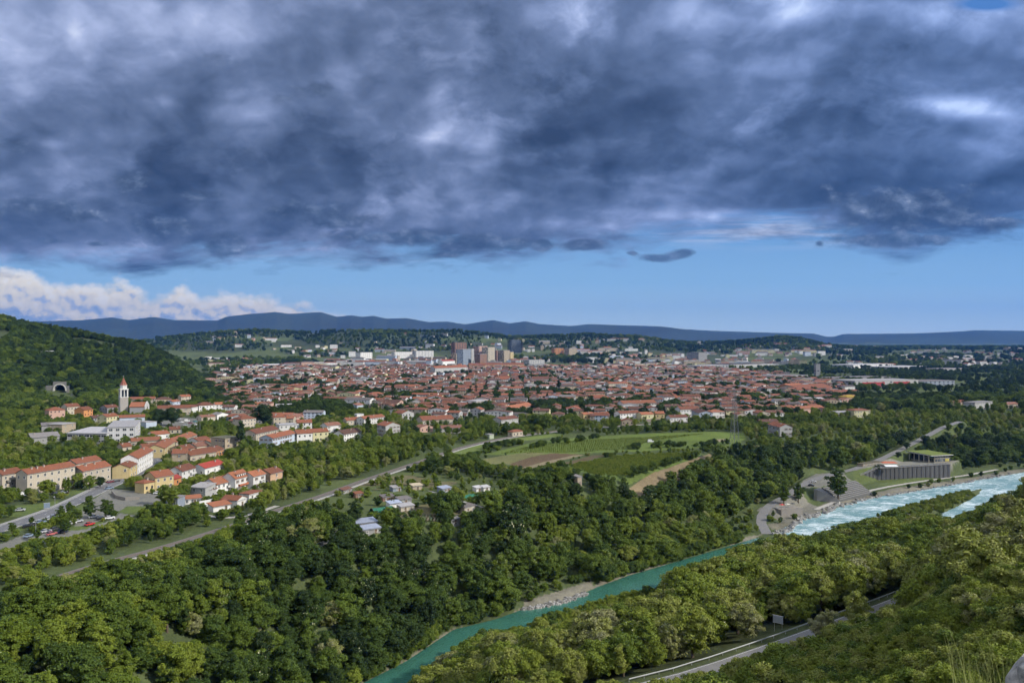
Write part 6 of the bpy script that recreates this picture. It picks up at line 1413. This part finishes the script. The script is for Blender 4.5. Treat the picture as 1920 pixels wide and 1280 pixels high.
# clear band: edge of the cloud deck as a curve over azimuth
fc = N(nt, 'ShaderNodeFloatCurve'); cv = fc.mapping.curves[0]
E = [(-100,498),(0,492),(300,488),(560,478),(760,470),(900,476),(1000,470),(1140,462),(1200,440),(1330,418),(1480,410),(1570,432),(1640,462),(1760,455),(1850,432),(1920,420),(2050,430)]
pts = [((px+400)/2800, (640-py)/300) for px, py in E]
while len(cv.points) < len(pts): cv.points.new(.5, .5)
for p, (a, b) in zip(cv.points, pts): p.location = (a, b)
fc.mapping.update(); nt.links.new(mth(nt, 'MULTIPLY_ADD', u, F/2800, (CX+400)/2800, clamp=True), fc.inputs[1])
edge = mth(nt, 'MULTIPLY', fc.outputs[0], 300/F)
uv = comb(mth(nt, 'MULTIPLY', u, 6.0), mth(nt, 'MULTIPLY', v, 22.0)); nE = noise(nt, uv, 1.6, 7, .6, .3)
cov = mth(nt, 'ADD', mth(nt, 'MULTIPLY', mth(nt, 'SUBTRACT', v, edge), 28.0), mth(nt, 'MULTIPLY', mth(nt, 'SUBTRACT', nE, .5), 3.4))
cov = mth(nt, 'ADD', cov, .55, clamp=True)
hole = mth(nt, 'MULTIPLY', mth(nt, 'ADD', gauss(1850,8,60,14,1.0), mth(nt, 'MULTIPLY', mth(nt, 'SUBTRACT', nF, .9), .6)), 2.0, clamp=True); cov = mth(nt, 'SUBTRACT', cov, hole, clamp=True)
# small detached clouds under the deck
sm = None
for b in [(1090,459,52,15,1.3),(1018,459,17,13,1.2),(1228,484,38,11,1.2),(1283,474,30,14,1.15),(1535,457,15,9,1.0),(1185,474,12,5,.9),(965,458,44,20,1.2),(720,486,24,9,1.0),(840,478,60,10,1.0)]:
    q = gauss(*b); sm = q if sm is None else mth(nt, 'ADD', sm, q)
nG = noise(nt, comb(mth(nt, 'MULTIPLY', u, 15.0), mth(nt, 'MULTIPLY', v, 24.0)), 1.6, 8, .62, .2)
nH = noise(nt, comb(mth(nt, 'MULTIPLY_ADD', u, 15.0, .12), mth(nt, 'MULTIPLY_ADD', v, 24.0, .22)), 1.6, 8, .62, .2)
smc = mth(nt, 'MULTIPLY', mth(nt, 'ADD', mth(nt, 'SUBTRACT', sm, .62), mth(nt, 'MULTIPLY', mth(nt, 'SUBTRACT', nG, .5), 1.7)), 2.8, clamp=True)
dk = None
for b in [(425,458,62,26,1.1),(330,425,90,24,.95),(150,405,70,18,.9),(60,385,110,24,.8),(560,395,100,18,.9),(640,415,130,22,1.0),(770,445,120,22,1.0),(900,455,110,20,1.1),(240,340,60,26,.8),(380,365,50,14,.9),(640,440,60,18,.9),(95,452,28,8,.9),(180,457,26,6,.8),(1700,395,190,52,1.1),(1680,450,130,16,1.2),(1880,420,60,20,.9),(410,108,50,20,.7),(600,170,70,24,.7),(20,270,50,22,.8),(520,185,50,18,.6)]:
    q = gauss(*b); dk = q if dk is None else mth(nt, 'MAXIMUM', dk, q)
dkc = mth(nt, 'MULTIPLY', mth(nt, 'ADD', mth(nt, 'SUBTRACT', dk, .44), mth(nt, 'MULTIPLY', mth(nt, 'SUBTRACT', nG, .5), 1.7)), 2.8, clamp=True)
pc = mth(nt, 'ADD', .32, mth(nt, 'MULTIPLY', mth(nt, 'SUBTRACT', nG, nH), 2.2), clamp=True)
pcol = ramp(nt, pc, [(0,(.042,.062,.105)),(.35,(.075,.105,.17)),(.7,(.15,.20,.30)),(1,(.34,.40,.52))])
# thin bright streaks right of centre
st = noise(nt, comb(mth(nt, 'MULTIPLY', u, 5.0), mth(nt, 'MULTIPLY', v, 70.0)), 1.5, 6, .6, .4)
sk = mth(nt, 'MULTIPLY', mth(nt, 'MULTIPLY', mth(nt, 'SUBTRACT', st, .42), 3.2, clamp=True), mth(nt, 'ADD', gauss(1400,432,270,24,1.7), gauss(620,484,230,12,.6)), clamp=True)
# clear sky colour
grad = ramp(nt, mth(nt, 'MULTIPLY', v, 5.5, clamp=True), [(0,(.66,.82,.92)),(.12,(.54,.74,.88)),(.4,(.27,.50,.77)),(.8,(.12,.30,.62)),(1,(.06,.19,.52))])
m10 = N(nt, 'ShaderNodeVectorMath', operation='SCALE'); nt.links.new(grad, m10.inputs[0]); m10.inputs[3].default_value = 10.0
clear = mixc(nt, .82, sky.outputs[0], m10.outputs[0])
# cumulus bank low on the left
fc2 = N(nt, 'ShaderNodeFloatCurve'); cv = fc2.mapping.curves[0]
E2 = [(-200,485),(0,503),(60,510),(100,528),(160,534),(230,528),(262,548),(300,552),(345,538),(380,558),(410,552),(460,552),(520,562),(580,578),(660,606),(760,640)]
pts = [((px+400)/2800, (640-py)/300) for px, py in E2]
while len(cv.points) < len(pts): cv.points.new(.5, .5)
for p, (a, b) in zip(cv.points, pts): p.location = (a, b)
fc2.mapping.update(); nt.links.new(mth(nt, 'MULTIPLY_ADD', u, F/2800, (CX+400)/2800, clamp=True), fc2.inputs[1])
top = mth(nt, 'MULTIPLY', fc2.outputs[0], 300/F); cuv = comb(mth(nt, 'MULTIPLY', u, 16.0), mth(nt, 'MULTIPLY', v, 22.0));
def cub(vec):
    vo = N(nt, 'ShaderNodeTexVoronoi', feature='F1', i={'Scale': 2.2, 'Detail': 2.0, 'Roughness': .5, 'Lacunarity': 2.2}); nt.links.new(vec, vo.inputs['Vector'])
    return mth(nt, 'SUBTRACT', mth(nt, 'MULTIPLY_ADD', noise(nt, vec, 2.2, 6, .6, 0), .5, .53), mth(nt, 'MULTIPLY', vo.outputs['Distance'], .36))
c1 = cub(cuv); c2 = cub(shift(cuv, (.09,.12,0)))
cm = mth(nt, 'ADD', mth(nt, 'MULTIPLY', mth(nt, 'SUBTRACT', top, v), 70.0), mth(nt, 'MULTIPLY', mth(nt, 'SUBTRACT', c1, .36), 3.0), clamp=True)
hgt = mth(nt, 'DIVIDE', v, mth(nt, 'MAXIMUM', top, .01))
cb = mth(nt, 'ADD', mth(nt, 'MULTIPLY', mth(nt, 'SUBTRACT', c1, c2), 2.4), mth(nt, 'ADD', mth(nt, 'MULTIPLY', hgt, 1.1), -.12), clamp=True)
cc = ramp(nt, cb, [(0,(.36,.46,.64)),(.3,(.58,.60,.68)),(.5,(.86,.79,.66)),(.8,(1.0,.89,.68)),(1,(1.0,.94,.82))])
def x10(c):
    m = N(nt, 'ShaderNodeVectorMath', operation='SCALE'); nt.links.new(c, m.inputs[0]); m.inputs[3].default_value = 10.0; return m.outputs[0]
c = mixc(nt, mth(nt, 'MULTIPLY', sk, .9), clear, (5.2,5.8,7.4)); c = mixc(nt, mth(nt, 'MULTIPLY', cm, .93), c, x10(cc)); c = mixc(nt, cov, c, x10(ccol)); c = mixc(nt, mth(nt, 'MULTIPLY', mth(nt, 'MAXIMUM', smc, dkc), .82), c, x10(pcol))
# below the horizon: dull ground light
dn = mth(nt, 'MULTIPLY', mth(nt, 'ADD', dz, .03), 40.0, clamp=True); c = mixc(nt, dn, (.5,.6,.7), c)
nt.links.new(c, bg.inputs[0])
sl = bpy.data.lights.new('sun', 'SUN'); sl.energy = 5.0; sl.angle = math.radians(4); sl.color = (1,.94,.84); so = link(bpy.data.objects.new('sun', sl)); so.rotation_euler = SUN.to_track_quat('Z', 'Y').to_euler()
cam = bpy.data.cameras.new('camera'); cam.sensor_width = 36; cam.lens = 36*F/1920; cam.clip_end = 60000; cam.clip_start = .1
co = link(bpy.data.objects.new('camera', cam)); co.location = (0,0,CZ); co.rotation_euler = (math.radians(90),0,0); S.camera = co
mb = MB(); mb.box(-24000,24000,-400,23000,-45,1100); hz = mb.build('haze', None) if False else None
me = bpy.data.meshes.new('haze'); me.from_pydata(mb.v, [], mb.f); hz = link(bpy.data.objects.new('haze', me)); tag(hz, 'thin blue air haze over the whole plain', 'haze', kind='stuff')
m, nt, o = mat('haze_air'); pv = N(nt, 'ShaderNodeVolumePrincipled', i={'Color': (.05,.27,.85,1), 'Density': 3.4e-5, 'Anisotropy': 0.2}); nt.links.new(pv.outputs[0], o.inputs['Volume']); me.materials.append(m)
S.view_settings.view_transform = 'Standard'; S.view_settings.look = 'None'; S.view_settings.exposure = 0.2
w.cycles.sampling_method = 'NONE'; S.view_settings.gamma = 1
S.render.engine = 'CYCLES'; cy = S.cycles; cy.max_bounces = 5; cy.diffuse_bounces = 2; cy.glossy_bounces = 2; cy.transmission_bounces = 2; cy.volume_bounces = 0; cy.use_adaptive_sampling = True; cy.adaptive_threshold = .04; cy.adaptive_min_samples = 20; cy.use_denoising = True; cy.sample_clamp_indirect = 4
try: cy.denoiser = 'OPENIMAGEDENOISE'; cy.denoising_input_passes = 'RGB_ALBEDO_NORMAL'; cy.denoising_prefilter = 'ACCURATE'
except Exception as e: print(e)
